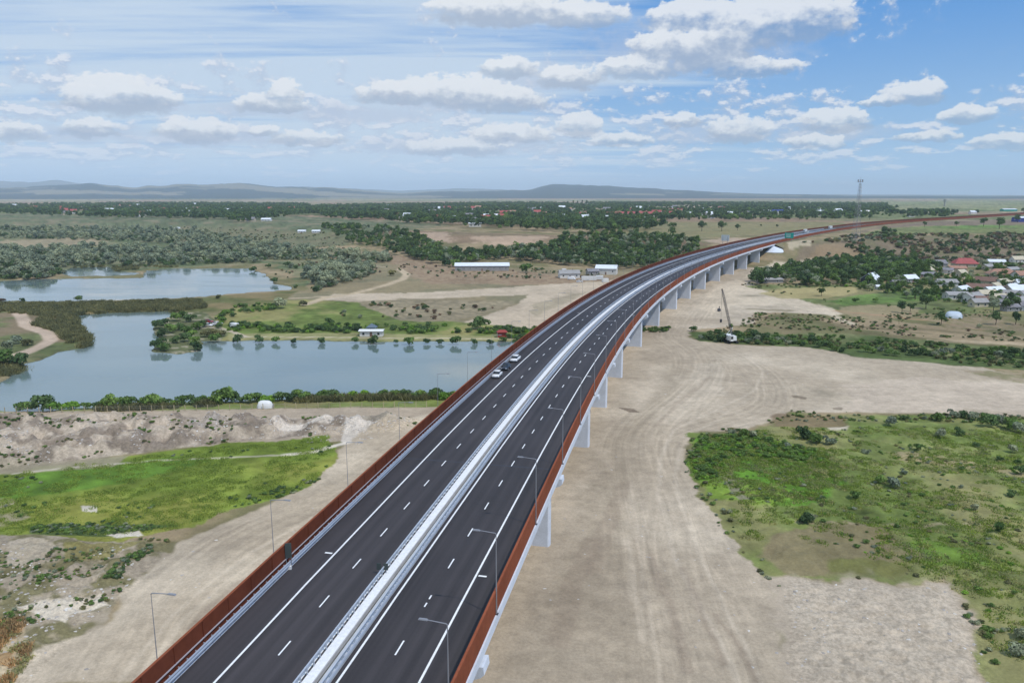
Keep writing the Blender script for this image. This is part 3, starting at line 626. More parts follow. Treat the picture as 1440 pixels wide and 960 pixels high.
gm = bpy.data.materials.new('land_surface'); gm.use_nodes = True; b = NB(gm.node_tree); p = gm.node_tree.nodes['Principled BSDF']
pos = b.n('ShaderNodeNewGeometry').outputs['Position']
ac = b.n('ShaderNodeAttribute', attribute_name='cover').outputs['Color']
at = b.n('ShaderNodeAttribute', attribute_name='haul').outputs['Vector']
sp_ = b.n('ShaderNodeSeparateXYZ', {0: at})
tv = b.n('ShaderNodeCombineXYZ', {0: b.m('MULTIPLY', sp_.outputs[0], 1.0), 1: b.m('MULTIPLY', sp_.outputs[1], .028)}).outputs[0]
tn = b.noise(tv, .9, 4, .55, .1)
tn2 = b.noise(b.n('ShaderNodeCombineXYZ', {0: sp_.outputs[0], 1: b.m('MULTIPLY', sp_.outputs[1], .06)}).outputs[0], .35, 3, .5, .3)
trk = b.m('MULTIPLY', b.m('SUBTRACT', b.m('ADD', b.ss(tn, .32, .68), b.m('MULTIPLY', b.ss(tn2, .3, .7), .6)), .8), sp_.outputs[2])
f1 = b.noise(pos, 2.2, 6, .68); f2 = b.noise(pos, .45, 5, .6); f3 = b.noise(pos, 9.0, 4, .65)
rk = b.n('ShaderNodeAttribute', attribute_name='rubble').outputs['Fac']
k = b.m('ADD', b.m('ADD', b.ss(f1, .28, .72, .88, 1.12), b.ss(f2, .3, .7, -.10, .10)), b.m('ADD', b.m('MULTIPLY', trk, .13), b.ss(f3, .3, .7, -.08, .08)))
rkn = b.m('MULTIPLY', b.m('MULTIPLY', rk, b.ss(b.noise(pos, 1.1, 6, .7), .40, .60, -1.0, 1.0)), .10)
k = b.m('ADD', k, rkn)
cc = b.mix(1.0, ac, b.n('ShaderNodeCombineColor', {0: k, 1: k, 2: k}).outputs[0], 'MULTIPLY')
gm.node_tree.links.new(cc, p.inputs['Base Color']); p.inputs['Roughness'].default_value = .95; p.inputs['Specular IOR Level'].default_value = .1
hgt = b.m('ADD', b.m('MULTIPLY', f1, .8), b.m('ADD', b.m('MULTIPLY', f3, .25), b.m('MULTIPLY', trk, .35)))
bp = b.n('ShaderNodeBump', {'Height': hgt, 'Strength': .5, 'Distance': .18}); gm.node_tree.links.new(bp.outputs[0], p.inputs['Normal'])
V = np.stack([gx, gy, gz], 1); Cq = np.c_[col, np.ones(len(col))]
me = np_mesh('ground', V, q, [gm], [('cover', 'POINT', 'FLOAT_COLOR', Cq), ('haul', 'POINT', 'FLOAT_VECTOR', np.stack([td, ts_, tw], 1)), ('rubble', 'POINT', 'FLOAT', rocky_m)], True)
ground = put(bpy.data.objects.new('ground', me)); ground['kind'] = 'structure'
gc = MB(); rr0 = V[1:1+na]; gc.add([V[0]]+[tuple(v) for v in rr0], [(0, 1+(i+1) % na, 1+i) for i in range(na)])
gcap = gc.build('dirt_patch', 'rock'); gcap['kind'] = 'structure'
del V, Cq

# ------------------------------------------------------------------ distant hills
hm = bpy.data.materials.new('hill_cover'); hm.use_nodes = True; b = NB(hm.node_tree); p = hm.node_tree.nodes['Principled BSDF']
ac = b.n('ShaderNodeAttribute', attribute_name='cover').outputs['Color']; hm.node_tree.links.new(ac, p.inputs['Base Color']); p.inputs['Roughness'].default_value = 1; p.inputs['Specular IOR Level'].default_value = 0
def hills(name, r0, r1, r2, sky_, seed, dark, pale):
    aa = np.radians(np.linspace(-38, 40, 420)); rr = np.r_[np.linspace(r0, r1, 22), np.linspace(r1, r2, 8)[1:]]
    A2, R2 = np.meshgrid(aa, rr); x = R2*np.sin(A2); y = R2*np.cos(A2)
    ks = np.array([(px_dir(a_, b_)[0]/1000, px_dir(a_, b_)[1]/1000) for a_, b_ in sky_])
    e = np.interp(A2, ks[:, 0], ks[:, 1]); e = np.tan(e)*r1+CZ-ZP
    e = e*(1+.10*(fbm(A2*4000, A2*0, 60, 4, seed)-.5)*2)
    prof = np.where(R2 < r1, sst(0, 1, (R2-r0)/(r1-r0)), 1-.5*(R2-r1)/(r2-r1))
    nzv = fbm(x, y, 1300, 4, seed+3)
    z = ZP-6+np.maximum(e, 0)*prof*(1-.35*(1-prof)*(nzv-.3))
    fld = fbm(x*.5, y, 900, 4, seed+9)
    c = np.where((fld > .57)[..., None], pale, dark)*(1+.3*(fbm(x, y, 250, 3, seed+11)-.5))[..., None]
    n0, n1 = A2.shape; ix = np.arange(n0*n1).reshape(n0, n1); qq = np.stack([ix[:-1, :-1], ix[:-1, 1:], ix[1:, 1:], ix[1:, :-1]], -1).reshape(-1, 4)[:, ::-1]
    me = np_mesh(name, np.stack([x, y, z], -1).reshape(-1, 3), qq, [hm], [('cover', 'POINT', 'FLOAT_COLOR', np.concatenate([c, np.ones((n0, n1, 1))], -1).reshape(-1, 4))], True)
    o = put(bpy.data.objects.new(name, me)); o['kind'] = 'structure'
hills('hills', 9000, 14000, 16500, [(-200, 262), (0, 264), (90, 259), (130, 258), (190, 263), (250, 259), (300, 258), (350, 257), (390, 263), (470, 263), (520, 268), (560, 271), (600, 269), (700, 268), (745, 266), (775, 258), (800, 258), (860, 262), (940, 266), (1010, 270), (1080, 272), (1200, 275), (1900, 276)], 71,
      np.array([.035, .055, .060]), np.array([.21, .19, .14]))  # dark woods tinted slightly blue, some distance haze put into the colour
hills('hills', 19000, 24000, 27000, [(-200, 250), (0, 254), (40, 256), (80, 253), (150, 262), (280, 266), (420, 262), (560, 268), (650, 265), (760, 268), (900, 272), (1900, 276)], 81,
      np.array([.07, .085, .06]), np.array([.14, .13, .10]))

# ------------------------------------------------------------------ water
wm = bpy.data.materials.new('pond_water'); wm.use_nodes = True; b = NB(wm.node_tree); p = wm.node_tree.nodes['Principled BSDF']
pos = b.n('ShaderNodeNewGeometry').outputs['Position']
wc = b.mix(b.ss(b.noise(pos, .012, 3, .5), .35, .65), (.130, .180, .175), (.165, .215, .205))
wm.node_tree.links.new(wc, p.inputs['Base Color']); p.inputs['Roughness'].default_value = .07; p.inputs['IOR'].default_value = 1.75; p.inputs['Specular IOR Level'].default_value = .62
wm.node_tree.links.new(b.ss(b.noise(b.n('ShaderNodeMapping', {'Vector': pos, 'Scale': (.5, 1.6, 1)}).outputs[0], .022, 4, .6), .4, .62, .03, .17), p.inputs['Roughness'])
wn = b.m('ADD', b.noise(pos, .9, 3, .5), b.m('MULTIPLY', b.noise(pos, .12, 2, .5), .6))
bp = b.n('ShaderNodeBump', {'Height': wn, 'Strength': .10, 'Distance': .08}); wm.node_tree.links.new(bp.outputs[0], p.inputs['Normal'])
for nm, P in (('pond_water', PW[0]), ('pond_water', PW[1])):
    c0 = P.mean(0); lo = P.min(0)-8; hi = P.max(0)+8
    mb = MB(); n_ = 12
    # a level sheet over the basin: the ground rises through it along the shore
    mb.add([(lo[0], lo[1], -.40), (hi[0], lo[1], -.40), (hi[0], hi[1], -.40), (lo[0], hi[1], -.40)], [(0, 1, 2, 3)])
    xs, ys = np.meshgrid(np.linspace(lo[0], hi[0], 9), np.linspace(lo[1], hi[1], 9))
    o = mb.build(nm, wm); o['kind'] = 'structure'

# ------------------------------------------------------------------ road on the viaduct and beyond
am = bpy.data.materials.new('asphalt'); am.use_nodes = True; b = NB(am.node_tree); p = am.node_tree.nodes['Principled BSDF']
uvn = b.n('ShaderNodeAttribute', attribute_name='lane').outputs['Vector']
sp_ = b.n('ShaderNodeSeparateXYZ', {0: uvn})
v1 = b.n('ShaderNodeCombineXYZ', {0: sp_.outputs[0], 1: b.m('MULTIPLY', sp_.outputs[1], .012)}).outputs[0]
st = b.noise(v1, .75, 4, .55); pos = b.n('ShaderNodeNewGeometry').outputs['Position']
patch = b.noise(pos, .035, 3, .6)
k = b.m('ADD', b.ss(st, .3, .7, .76, 1.24), b.m('ADD', b.ss(patch, .3, .7, -.14, .16), b.ss(b.noise(pos, 5., 4, .7), .3, .7, -.07, .07)))
lo_ = b.m('SUBTRACT', b.m('ABSOLUTE', sp_.outputs[0]), 1.9)
wt = b.m('MULTIPLY', b.m('COSINE', b.m('MULTIPLY', b.m('SUBTRACT', lo_, .95), 3.307)), b.ss(lo_, 7.8, 7.0))
k = b.m('ADD', k, b.m('MULTIPLY', wt, b.ss(st, .3, .7, .02, .11)))
cc = b.mix(1.0, (.042, .036, .037), b.n('ShaderNodeCombineColor', {0: k, 1: k, 2: k}).outputs[0], 'MULTIPLY')
am.node_tree.links.new(cc, p.inputs['Base Color']); p.inputs['Roughness'].default_value = .72; p.inputs['Specular IOR Level'].default_value = .35
bp = b.n('ShaderNodeBump', {'Height': b.noise(pos, 9, 3, .7), 'Strength': .25, 'Distance': .02}); am.node_tree.links.new(bp.outputs[0], p.inputs['Normal'])
S_END = 2400
def asphalt(name, oa, ob):
    s = srange(-30, S_END); os_ = np.linspace(oa, ob, 6); P = np.stack([np.stack(road(s, o, 0.), 1) for o in os_], 1)
    n0, n1 = P.shape[:2]; ix = np.arange(n0*n1).reshape(n0, n1); qq = np.stack([ix[:-1, :-1], ix[:-1, 1:], ix[1:, 1:], ix[1:, :-1]], -1).reshape(-1, 4)[:, ::-1]
    ln = np.stack([np.broadcast_to(os_[None], (n0, n1)), np.broadcast_to(s[:, None], (n0, n1)), np.zeros((n0, n1))], -1)
    me = np_mesh(name, P.reshape(-1, 3), qq[:, ::-1], [am], [('lane', 'POINT', 'FLOAT_VECTOR', ln.reshape(-1, 3))])
    o = put(bpy.data.objects.new(name, me)); o['kind'] = 'structure'; return o
roadL = asphalt('road', -13.35, -1.32); roadR = asphalt('road', 1.28, 13.35)
def stripe(name, o0, w, parent):
    mb = MB(); sweep(mb, srange(-30, 1300), [(o0-w/2, .006), (o0+w/2, .006)]); return mb.build(name, 'white_paint', parent)
stripe('edge_line', -9.4, .24, roadL); stripe('edge_line', -1.72, .18, roadL)
stripe('edge_line', 9.4, .24, roadR); stripe('edge_line', 1.86, .24, roadR)
def dash_mesh(mb, s, o0, L=2.45, w=.17):
    sq = np.array([s-L/2, s+L/2]); sweep(mb, sq, [(o0-w/2, .006), (o0+w/2, .006)])
for (o0, s0, cy, par) in ((-5.65, 70.65, 8.86, roadL), (5.65, 73.15, 8.83, roadR)):
    rest = MB()
    for k in range(-9, 95):
        s = s0+k*cy
        if 45 < s < 330:
            mb = MB(); dash_mesh(mb, s, o0); mb.build('lane_dash', 'white_paint', par)
        else: dash_mesh(rest, s, o0)
    rest.build('lane_dash', 'white_paint', par)['kind'] = 'stuff'
for (s, o0, par) in ((90.2, -10.26, roadL), (88.6, 10.2, roadR), (190, 10.2, roadR), (290, -10.2, roadL), (290, 10.2, roadR)):
    mb = MB(); sweep(mb, np.array([s-.16, s+.16]), [(o0-.5, .007), (o0+.5, .007)]); mb.build('road_mark', 'white_paint', par)
# ------------------------------------------------------------------ viaduct
S_AB = 745.
via = empty('viaduct', tuple(float(v) for v in road(0, 0, -.1)), 0, 'long curving concrete motorway viaduct with two carriageways on tall white piers', 'viaduct')
def rel(o): o.parent = via; o.matrix_parent_inverse = via_inv; return o
bpy.context.view_layer.update(); via_inv = via.matrix_world.inverted()
def vbuild(mb, name, m, **k): return rel(mb.build(name, m, **k))
sd_ = srange(-30, S_AB+6)
for sg in (-1, 1):
    mb = MB(); sweep(mb, sd_, [(sg*.3, -.012), (sg*13.72, -.012), (sg*13.72, -.42), (sg*12.2, -.55), (sg*12.0, -.9), (sg*11.6, -2.0), (sg*10.6, -2.0), (sg*10.3, -.8), (sg*3.7, -.8), (sg*3.4, -2.0), (sg*2.4, -2.0), (sg*2.1, -.6), (sg*.3, -.5)], True)
    vbuild(mb, 'deck', 'concrete')
    mb = MB(); sweep(mb, sd_, [(sg*13.98, .32), (sg*13.98, -.78), (sg*13.73, -.78), (sg*13.73, -.005), (sg*13.45, -.005), (sg*13.45, .32)], True)
    vbuild(mb, 'edge_beam', 'pale_concrete')
    mb = MB(); sweep(mb, srange(-30, 1250), [(sg*.28, .17), (sg*.28, -.011), (sg*1.3, -.011), (sg*1.3, .15)], True)
    vbuild(mb, 'median_kerb', 'white_paint' if sg < 0 else 'kerb_concrete')
    # expansion joints
pier_s = [-22., 26., 74.5, 124.8, 177., 211.2, 248., 300., 351.5, 405., 448.5, 497.5, 547., 596., 645., 694.]
def pier_parts(s, sg):
    x, y, z = (float(v) for v in road(s, sg*8.6, 0)); a = heading(s)
    gz0 = float(ground_z(np.array([x]), np.array([y]))[0])-1.5
    top = z-3.1-gz0
    mb = MB(); n = 10; W2, T2 = 3.75, .95; pr = []
    for i in range(n//2+1):                                  # blade with rounded ends
        t = -pi/2+pi*i/(n//2); pr.append((W2-.35+.35*cos(t), T2*sin(t)))
    for i in range(n//2+1):
        t = pi/2+pi*i/(n//2); pr.append((-W2+.35+.35*cos(t), T2*sin(t)))
    m_ = len(pr)
    vs = [(py_, px_, 0) for px_, py_ in pr]+[(py_, px_, top) for px_, py_ in pr]
    mb.add(vs, [(i, (i+1) % m_, m_+(i+1) % m_, m_+i) for i in range(m_)]+[tuple(range(m_-1, -1, -1)), tuple(range(m_, 2*m_))])
    pier = mb.build('pier', 'pale_concrete', None, loc=(x, y, gz0), rz=a); rel(pier)
    # crosshead: deeper at the pier, its tip showing beyond the deck edge
    mb = MB(); so_ = -sg
    def yo(o): return so_*(o-8.6)
    prof = [(2.0, -2.05), (14.25, -1.15), (14.35, -2.0), (14.0, -2.35), (12.2, -3.15), (4.8, -3.15), (2.0, -2.6)]
    prof = [(o, min(h, -2.02) if o < 12 else h) for o, h in prof]
    vs = [(-1.1, yo(o), top+3.1+h) for o, h in prof]+[(1.1, yo(o), top+3.1+h) for o, h in prof]
    m_ = len(prof); mb.add(vs, [(i, (i+1) % m_, m_+(i+1) % m_, m_+i) for i in range(m_)]+[tuple(range(m_-1, -1, -1)), tuple(range(m_, 2*m_))])
    cap = mb.build('crosshead', 'pale_concrete', pier); return pier
for s in pier_s:
    for sg in (-1, 1): pier_parts(s, sg)
for s in pier_s[3::4]:
    for (oa, ob, par_) in ((-12.9, -1.4, roadL), (1.4, 12.9, roadR)):
        mb = MB(); sweep(mb, np.array([s-.13, s+.13]), [(oa, .005), (ob, .005)]); mb.build('expansion_joint', 'wall_dark', par_)
# abutment with paved cones
xa, ya, za = (float(v) for v in road(S_AB, 0, 0)); ha = heading(S_AB)
mb = MB(); mb.box((0, 0, -5.8), (3, 27.6, 9.2)); ab = vbuild(mb, 'abutment', 'pale_concrete', loc=(xa, ya, za), rz=ha)
for sg in (1, -1):
    cx, cy, cz_ = (float(v) for v in road(S_AB-.5, sg*12.2, -.8)); mb = MB(); n = 10; gzc = float(ground_z(np.array([cx+sg*8]), np.array([cy-8]))[0])-1.5
    ang = [ha+pi-sg*0+(-sg)*0+sg*t for t in np.linspace(-.2, pi/2+.5, n)]
    hgt_ = cz_-gzc; R0 = 15.
    vs = [(cx, cy, cz_)]+[(cx+R0*cos(t), cy+R0*sin(t), gzc) for t in ang]+[(cx, cy, gzc)]
    mb.add(vs, [(0, i, i+1) for i in range(1, n)]+[(0, n, n+1), (0, n+1, 1)]); vbuild(mb, 'slope_paving', 'pale_concrete')
# low embankment behind the abutment
mb = MB(); sweep(mb, srange(S_AB+1, S_END), [(-22, -3.2), (-14.1, -.03), (14.1, -.03), (22, -3.2)]); o = mb.build('embankment', 'kerb_concrete'); o['kind'] = 'structure'
M['bank_grass'] = mat('bank_grass', (.19, .165, .09), .95, noise=[(.05, .3), (.6, .2)]); o.data.materials[0] = M['bank_grass']

# rust-red noise walls along both edges
def noise_wall(sg, label):
    x, y, z = (float(v) for v in road(-20, sg*13.75, .3)); rt = empty('noise_wall', (x, y, z), 0, label, 'noise wall')
    bpy.context.view_layer.update(); inv = rt.matrix_world.inverted()
    def r(o): o.parent = rt; o.matrix_parent_inverse = inv; return o
    s0 = -30.; step = 5.625; inner, outer = sg*13.62, sg*13.80
    while s0 < S_END-30:
        L = step if s0 < 700 else 120.; s1 = min(s0+L, S_END)
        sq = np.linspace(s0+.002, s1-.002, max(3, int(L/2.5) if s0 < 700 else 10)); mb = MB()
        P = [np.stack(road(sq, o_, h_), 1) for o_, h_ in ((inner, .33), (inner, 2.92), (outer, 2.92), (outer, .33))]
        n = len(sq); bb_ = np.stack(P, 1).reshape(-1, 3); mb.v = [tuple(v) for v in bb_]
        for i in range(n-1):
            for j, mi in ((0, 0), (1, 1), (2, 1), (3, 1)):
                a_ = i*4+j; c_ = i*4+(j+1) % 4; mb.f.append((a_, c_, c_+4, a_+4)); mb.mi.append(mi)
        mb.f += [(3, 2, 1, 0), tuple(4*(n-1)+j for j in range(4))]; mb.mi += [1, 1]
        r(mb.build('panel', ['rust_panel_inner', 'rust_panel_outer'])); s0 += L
    mb = MB(); sweep(mb, srange(-30, S_END), [(sg*13.58, 2.93), (sg*13.84, 2.93), (sg*13.84, 3.02), (sg*13.58, 3.02)], True); r(mb.build('top_rail', 'rust_panel_outer'))
    mb = MB(); sweep(mb, srange(-30, 1250), [(sg*13.56, 1.13), (sg*13.44, 1.13), (sg*13.44, 1.22), (sg*13.56, 1.22)], True); r(mb.build('hand_rail', 'panel_rail'))
    mb = MB()
    for s in np.arange(-30, 700, 4.5):
        x, y, z = (float(v) for v in road(s, sg*13.58, 1.6)); mb.box((x, y, z), (.14, .10, 2.55), heading(s))
    p_ = r(mb.build('post', 'rust_panel_inner')); p_['kind'] = 'stuff'
noise_wall(-1, 'rust red noise wall along the left edge of the viaduct, beside the ponds')
noise_wall(1, 'rust red noise wall along the right edge of the viaduct, above the piers')

# steel guard rails
def guard_rail(o0, face, label, h0=.42, h1=.80, tube=True, post_off=.16, send=1100, gap=None):
    x, y, z = (float(v) for v in road(-20, o0, 0)); rt = empty('guard_rail', (x, y, z), 0, label, 'guard rail')
    bpy.context.view_layer.update(); inv = rt.matrix_world.inverted()
    def r(o): o.parent = rt; o.matrix_parent_inverse = inv; return o
    mb = MB(); m_ = (h0+h1)/2; d = face*.05; q_ = (h1-h0)/6
    sweep(mb, srange(-30, send), [(o0, h0), (o0+d, h0+q_), (o0+d, h0+2*q_), (o0-d*.4, m_), (o0+d, h1-2*q_), (o0+d, h1-q_), (o0, h1), (o0-d*.8, h1), (o0-d*.8, h0)], True)
    r(mb.build('beam', 'steel'))
    if tube:
        mb = MB(); oc = o0-face*.22; sweep(mb, srange(-30, send), [(oc-.06, h1+.18), (oc+.06, h1+.18), (oc+.06, h1+.30), (oc-.06, h1+.30)], True); r(mb.build('top_tube', 'steel'))
    mb = MB()
    for s in np.arange(-30, 620, 1.33):
        op = o0-face*(post_off+.06); x, y, z = (float(v) for v in road(s, op, 0)); a = heading(s)
        top = h1+.25 if tube else h1-.03
        mb.box((x, y, z+top/2), (.08, .12, top), a)
        x, y, z = (float(v) for v in road(s, o0-face*.06-face*post_off/2, 0)); mb.box((x, y, z+m_), (.10, post_off+.06, .22), a)
        if tube: x, y, z = (float(v) for v in road(s, o0-face*.16, 0)); mb.box((x, y, z+h1+.1), (.07, .30, .06), a)
    p_ = r(mb.build('post', 'steel')); p_['kind'] = 'stuff'
guard_rail(-12.98, 1, 'galvanised steel guard rail on the left shoulder in front of the rust red wall', .36, 1.02, False, .14)
guard_rail(12.98, -1, 'galvanised steel guard rail on the right shoulder, mostly hidden behind the right wall', .42, .80, False, .14)
guard_rail(-1.55, -1, 'steel guard rail on the left side of the median, nearer the ponds', .42, .78, True, .20)
guard_rail(1.42, 1, 'steel guard rail on the right side of the median', .42, .78, True, .22)
mb = MB(); sweep(mb, srange(-30, 1100), [(-13.44, -.004), (-13.44, .15), (-13.12, .15), (-13.12, -.004)], True); vbuild(mb, 'shoulder_kerb', 'pale_concrete')
mb = MB(); sweep(mb, srange(-30, 1100), [(13.44, -.004), (13.44, .15), (13.12, .15), (13.12, -.004)], True); vbuild(mb, 'shoulder_kerb', 'pale_concrete')

# ------------------------------------------------------------------ street lamps
def make_lamp():
    t = empty('street_lamp', (0, 0, 0)); mb = MB(); H = 9.2
    mb.tube((0, 0, 0), (0, 0, 1.0), .11, .10, 8); mb.tube((0, 0, 1.0), (0, 0, H), .085, .045, 8); mb.build('pole', 'grey_pole', t)
    mb = MB(); mb.tube((0, 0, H-.05), (-.12, 0, H+.05), .055, .05, 6); mb.tube((-.12, 0, H+.05), (-1.75, 0, H+.18), .05, .04, 6); mb.build('arm', 'grey_pole', t)
    mb = MB(); mb.box((-2.15, 0, H+.20), (.85, .26, .10), 0, 0, .8); hd = mb.build('lamp_head', 'grey_pole', t)
    mb = MB(); mb.box((-2.2, 0, H+.14), (.5, .18, .03)); mb.build('lens', 'sign_white', hd)
    mb = MB(); mb.box((0, 0, .03), (.42, .42, .06)); mb.build('base_plate', 'dark_steel', t); return t
lamp0 = make_lamp(); first = [True]
def place_lamp(s, o0, sg, label, grp):
    t = lamp0 if first[0] else copy_tree(lamp0); first[0] = False
    x, y, z = (float(v) for v in road(s, o0, .33)); t.location = (x, y, z); t.rotation_euler = (0, 0, heading(s)-pi/2+(pi if sg < 0 else 0))
    for ch in t.children:
        if ch.name.startswith('pole') and sg < 0: ch.scale = (.6, .6, 1)
    tag(t, label, 'street lamp', grp)
GR = 'street lamps along the right wall'; GL = 'street lamps along the left wall'
for k in range(27):
    s = (63.6, 80.5, 103.2)[k] if k < 3 else 60.2+22.2*k
    lab = f'grey street lamp on the right wall of the viaduct, {nth(k+1)} from the camera'
    place_lamp(s, 13.86, 1, lab, GR)
for k in range(27):
    s = 62.5+20.9*k
    lab = f'grey street lamp on the left wall of the viaduct, {nth(k+1)} from the camera'
    place_lamp(s, -13.86, -1, lab, GL)

# ------------------------------------------------------------------ road signs
def place(o, s, o0, h=0, turn=0.): x, y, z = (float(v) for v in road(s, o0, h)); o.location = (x, y, z); o.rotation_euler = (0, 0, heading(s)-pi/2+turn)
t = empty('emergency_sign', (0, 0, 0), 0, 'dark grey-green board on posts at the left wall near the camera', 'sign')
MB().box((0, 0, 2.3), (.75, .08, 1.9)).build('board', 'sign_dark', t)
for x in (-.3, .3): MB().tube((x, 0, 0), (x, 0, 1.5), .045).build('post', 'grey_pole', t)
MB().box((0, -.2, .2), (.6, .35, .4)).build('base', 'sign_white', t)
place(t, 85.5, -13.15, 0, .35)
t = empty('median_sign', (0, 0, 0), 0, 'small dark sign standing in the median beside the left guard rail', 'sign')
for x in (-.42, .42): MB().box((x, 0, 1.0), (.55, .06, .85)).build('board', 'sign_dark', t)
for x in (-.42, .42): MB().tube((x, .06, 0), (x, .06, 1.1), .04).build('post', 'grey_pole', t)
place(t, 86.5, -1.95+.4, 0, .1)
def gantry(name, s, o0, h, bw, bh, mt, label, turn=0, lines=True, posts=2):
    t = empty(name, (0, 0, 0), 0, label, 'sign'); MB().box((0, 0, h+bh/2), (bw, .12, bh)).build('board', mt, t)
    if lines:
        for k in range(3): MB().box((-.1*bw, -.075, h+bh*(.28+.22*k)), (bw*.55, .03, bh*.06)).build('text_line', 'sign_white', t)
    for x in ((-bw*.3, bw*.3) if posts == 2 else (0,)): MB().tube((x, .12, -3 if o0 > 14 or o0 < -14 else 0), (x, .12, h+bh*.7), .12).build('post', 'grey_pole', t)
    place(t, s, o0, 0, turn); return t
gantry('direction_sign', 800., 15.8, 3.0, 8.0, 5.2, 'sign_green', 'large blue-green motorway direction sign on the right where the viaduct ends', .1)
gantry('board_sign', 690., -16.0, 4.5, 7.5, 5.0, 'sign_white', 'white board sign on posts beyond the left wall of the distant viaduct', pi-.3, False)
t = empty('sign_post', (0, 0, 0), 0, 'pale narrow sign post in the median beyond the direction sign', 'sign'); MB().box((0, 0, 4.6), (2.4, .1, 3.0)).build('board', 'machine_white', t); MB().tube((0, .1, 0), (0, .1, 4.), .12).build('post', 'grey_pole', t); place(t, 905., 12.6, 0, 0)

# ------------------------------------------------------------------ vehicles
def loft(mb, secs, mi=0):
    n = len(secs[0]); b0 = len(mb.v)
    for sc in secs: mb.v += [tuple(p_) for p_ in sc]
    for i in range(len(secs)-1):
        for j in range(n): mb.f.append((b0+i*n+j, b0+i*n+(j+1) % n, b0+(i+1)*n+(j+1) % n, b0+(i+1)*n+j)); mb.mi.append(mi)
    mb.f.append(tuple(b0+j for j in range(n-1, -1, -1))); mb.f.append(tuple(b0+(len(secs)-1)*n+j for j in range(n))); mb.mi += [mi, mi]
def make_car(paint_, label, L=4.5, Wd=1.8, van=False, name='car'):
    t = empty(name, (0, 0, 0), 0, label, 'car' if not van else 'van'); h = Wd/2
    def ring(y, w, z0, z1, c=.12): return [(-w+c, y, z0), (w-c, y, z0), (w, y, z0+c), (w, y, z1-c), (w-c, y, z1), (-w+c, y, z1), (-w, y, z1-c), (-w, y, z0+c)]
    hood = .92; mb = MB(); y0 = -L/2
    loft(mb, [ring(y0, h*.86, .35, .68), ring(y0+.15, h*.97, .26, .78), ring(y0+1.1, h, .24, hood), ring(y0+L*.5, h, .24, .98), ring(y0+L-.9, h, .26, 1.0), ring(y0+L-.12, h*.96, .30, .94), ring(y0+L, h*.88, .38, .85)])
    mb.build('body', paint_, t, True)
    rz_ = 1.50 if not van else 2.1
    f0, f1, b1, b0_ = (y0+1.05, y0+1.75, y0+L-1.15, y0+L-.35) if not van else (y0+.7, y0+1.2, y0+L-.2, y0+L-.08)
    mb = MB(); loft(mb, [ring(f0, h*.90, .90, .97, .03), ring(f1, h*.80, .90, rz_-.05, .06), ring(b1, h*.80, .90, rz_-.05, .06), ring(b0_, h*.88, .90, .98, .03)])
    mb.build('windows', 'glass' if not van else paint_, t, True)
    mb = MB(); loft(mb, [ring(f1-.03, h*.74, rz_-.08, rz_, .02), ring((f1+b1)/2, h*.78, rz_-.06, rz_+.05, .03), ring(b1+.05, h*.74, rz_-.08, rz_, .02)]); mb.build('roof', paint_, t, True)
    for sx_ in (-1, 1):
        for yw in (y0+.85, y0+L-.85):
            mb = MB(); mb.tube((sx_*(h-.20), yw, .33), (sx_*(h+.01), yw, .33), .33, .33, 14); w = mb.build('wheel', 'tyre', t)
            MB().tube((sx_*(h+.0), yw, .33), (sx_*(h+.025), yw, .33), .2, .18, 10).build('rim', 'steel', w)
        MB().box((sx_*h*.66, y0+.02, .64), (.38, .12, .14)).build('headlight', 'roof_white', t)
        MB().box((sx_*h*.70, y0+L-.02, .80), (.30, .08, .16)).build('tail_light', 'lamp_red', t)
        MB().box((sx_*(h+.1), f1-.45, 1.0), (.18, .1, .12)).build('mirror', paint_, t)
    return t
c = make_car('white_car', 'white car parked on the left shoulder, first of three, nearest the camera'); place(c, 184.5, -11.55, 0, pi*0+.02); c['group'] = 'cars stopped on the left shoulder'
c = make_car('dark_car', 'dark blue-grey car parked on the left shoulder between two white cars'); place(c, 193.0, -11.5, 0, .0); c['group'] = 'cars stopped on the left shoulder'
c = make_car('white_car', 'larger white car parked on the left shoulder, farthest of the three', 4.9, 1.95); place(c, 203., -11.4, 0, -.02); c['group'] = 'cars stopped on the left shoulder'
def make_truck(label, s, o0, turn=0., L=9., box='machine_white'):
    t = empty('truck', (0, 0, 0), 0, label, 'truck')
    MB().box((0, 1.2, 2.35), (2.5, L-2.6, 2.9)).build('cargo_box', box, t)
    mb = MB(); mb.box((0, -L/2+1.1, 1.7), (2.4, 2.0, 2.2), 0, 0, .92); cb = mb.build('cab', 'machine_white', t)
    MB().box((0, -L/2+.1, 2.1), (2.0, .1, .8)).build('windscreen', 'glass', cb)
    MB().box((0, 0, .75), (1.0, L-.4, .3)).build('chassis', 'dark_steel', t)
    for yw in (-L/2+1.1, L/2-2.4, L/2-1.2):
        for sx_ in (-1, 1): MB().tube((sx_*.85, yw, .5), (sx_*1.2, yw, .5), .5, .5, 12).build('wheel', 'tyre', t)
    if s is not None: place(t, s, o0, 0, turn)
    return t
make_truck('white truck on the distant carriageway just beyond the green sign', 985., -8., 0, 11)
make_truck('white truck far along the motorway beside the lattice mast', 1110., -8., 0, 13)

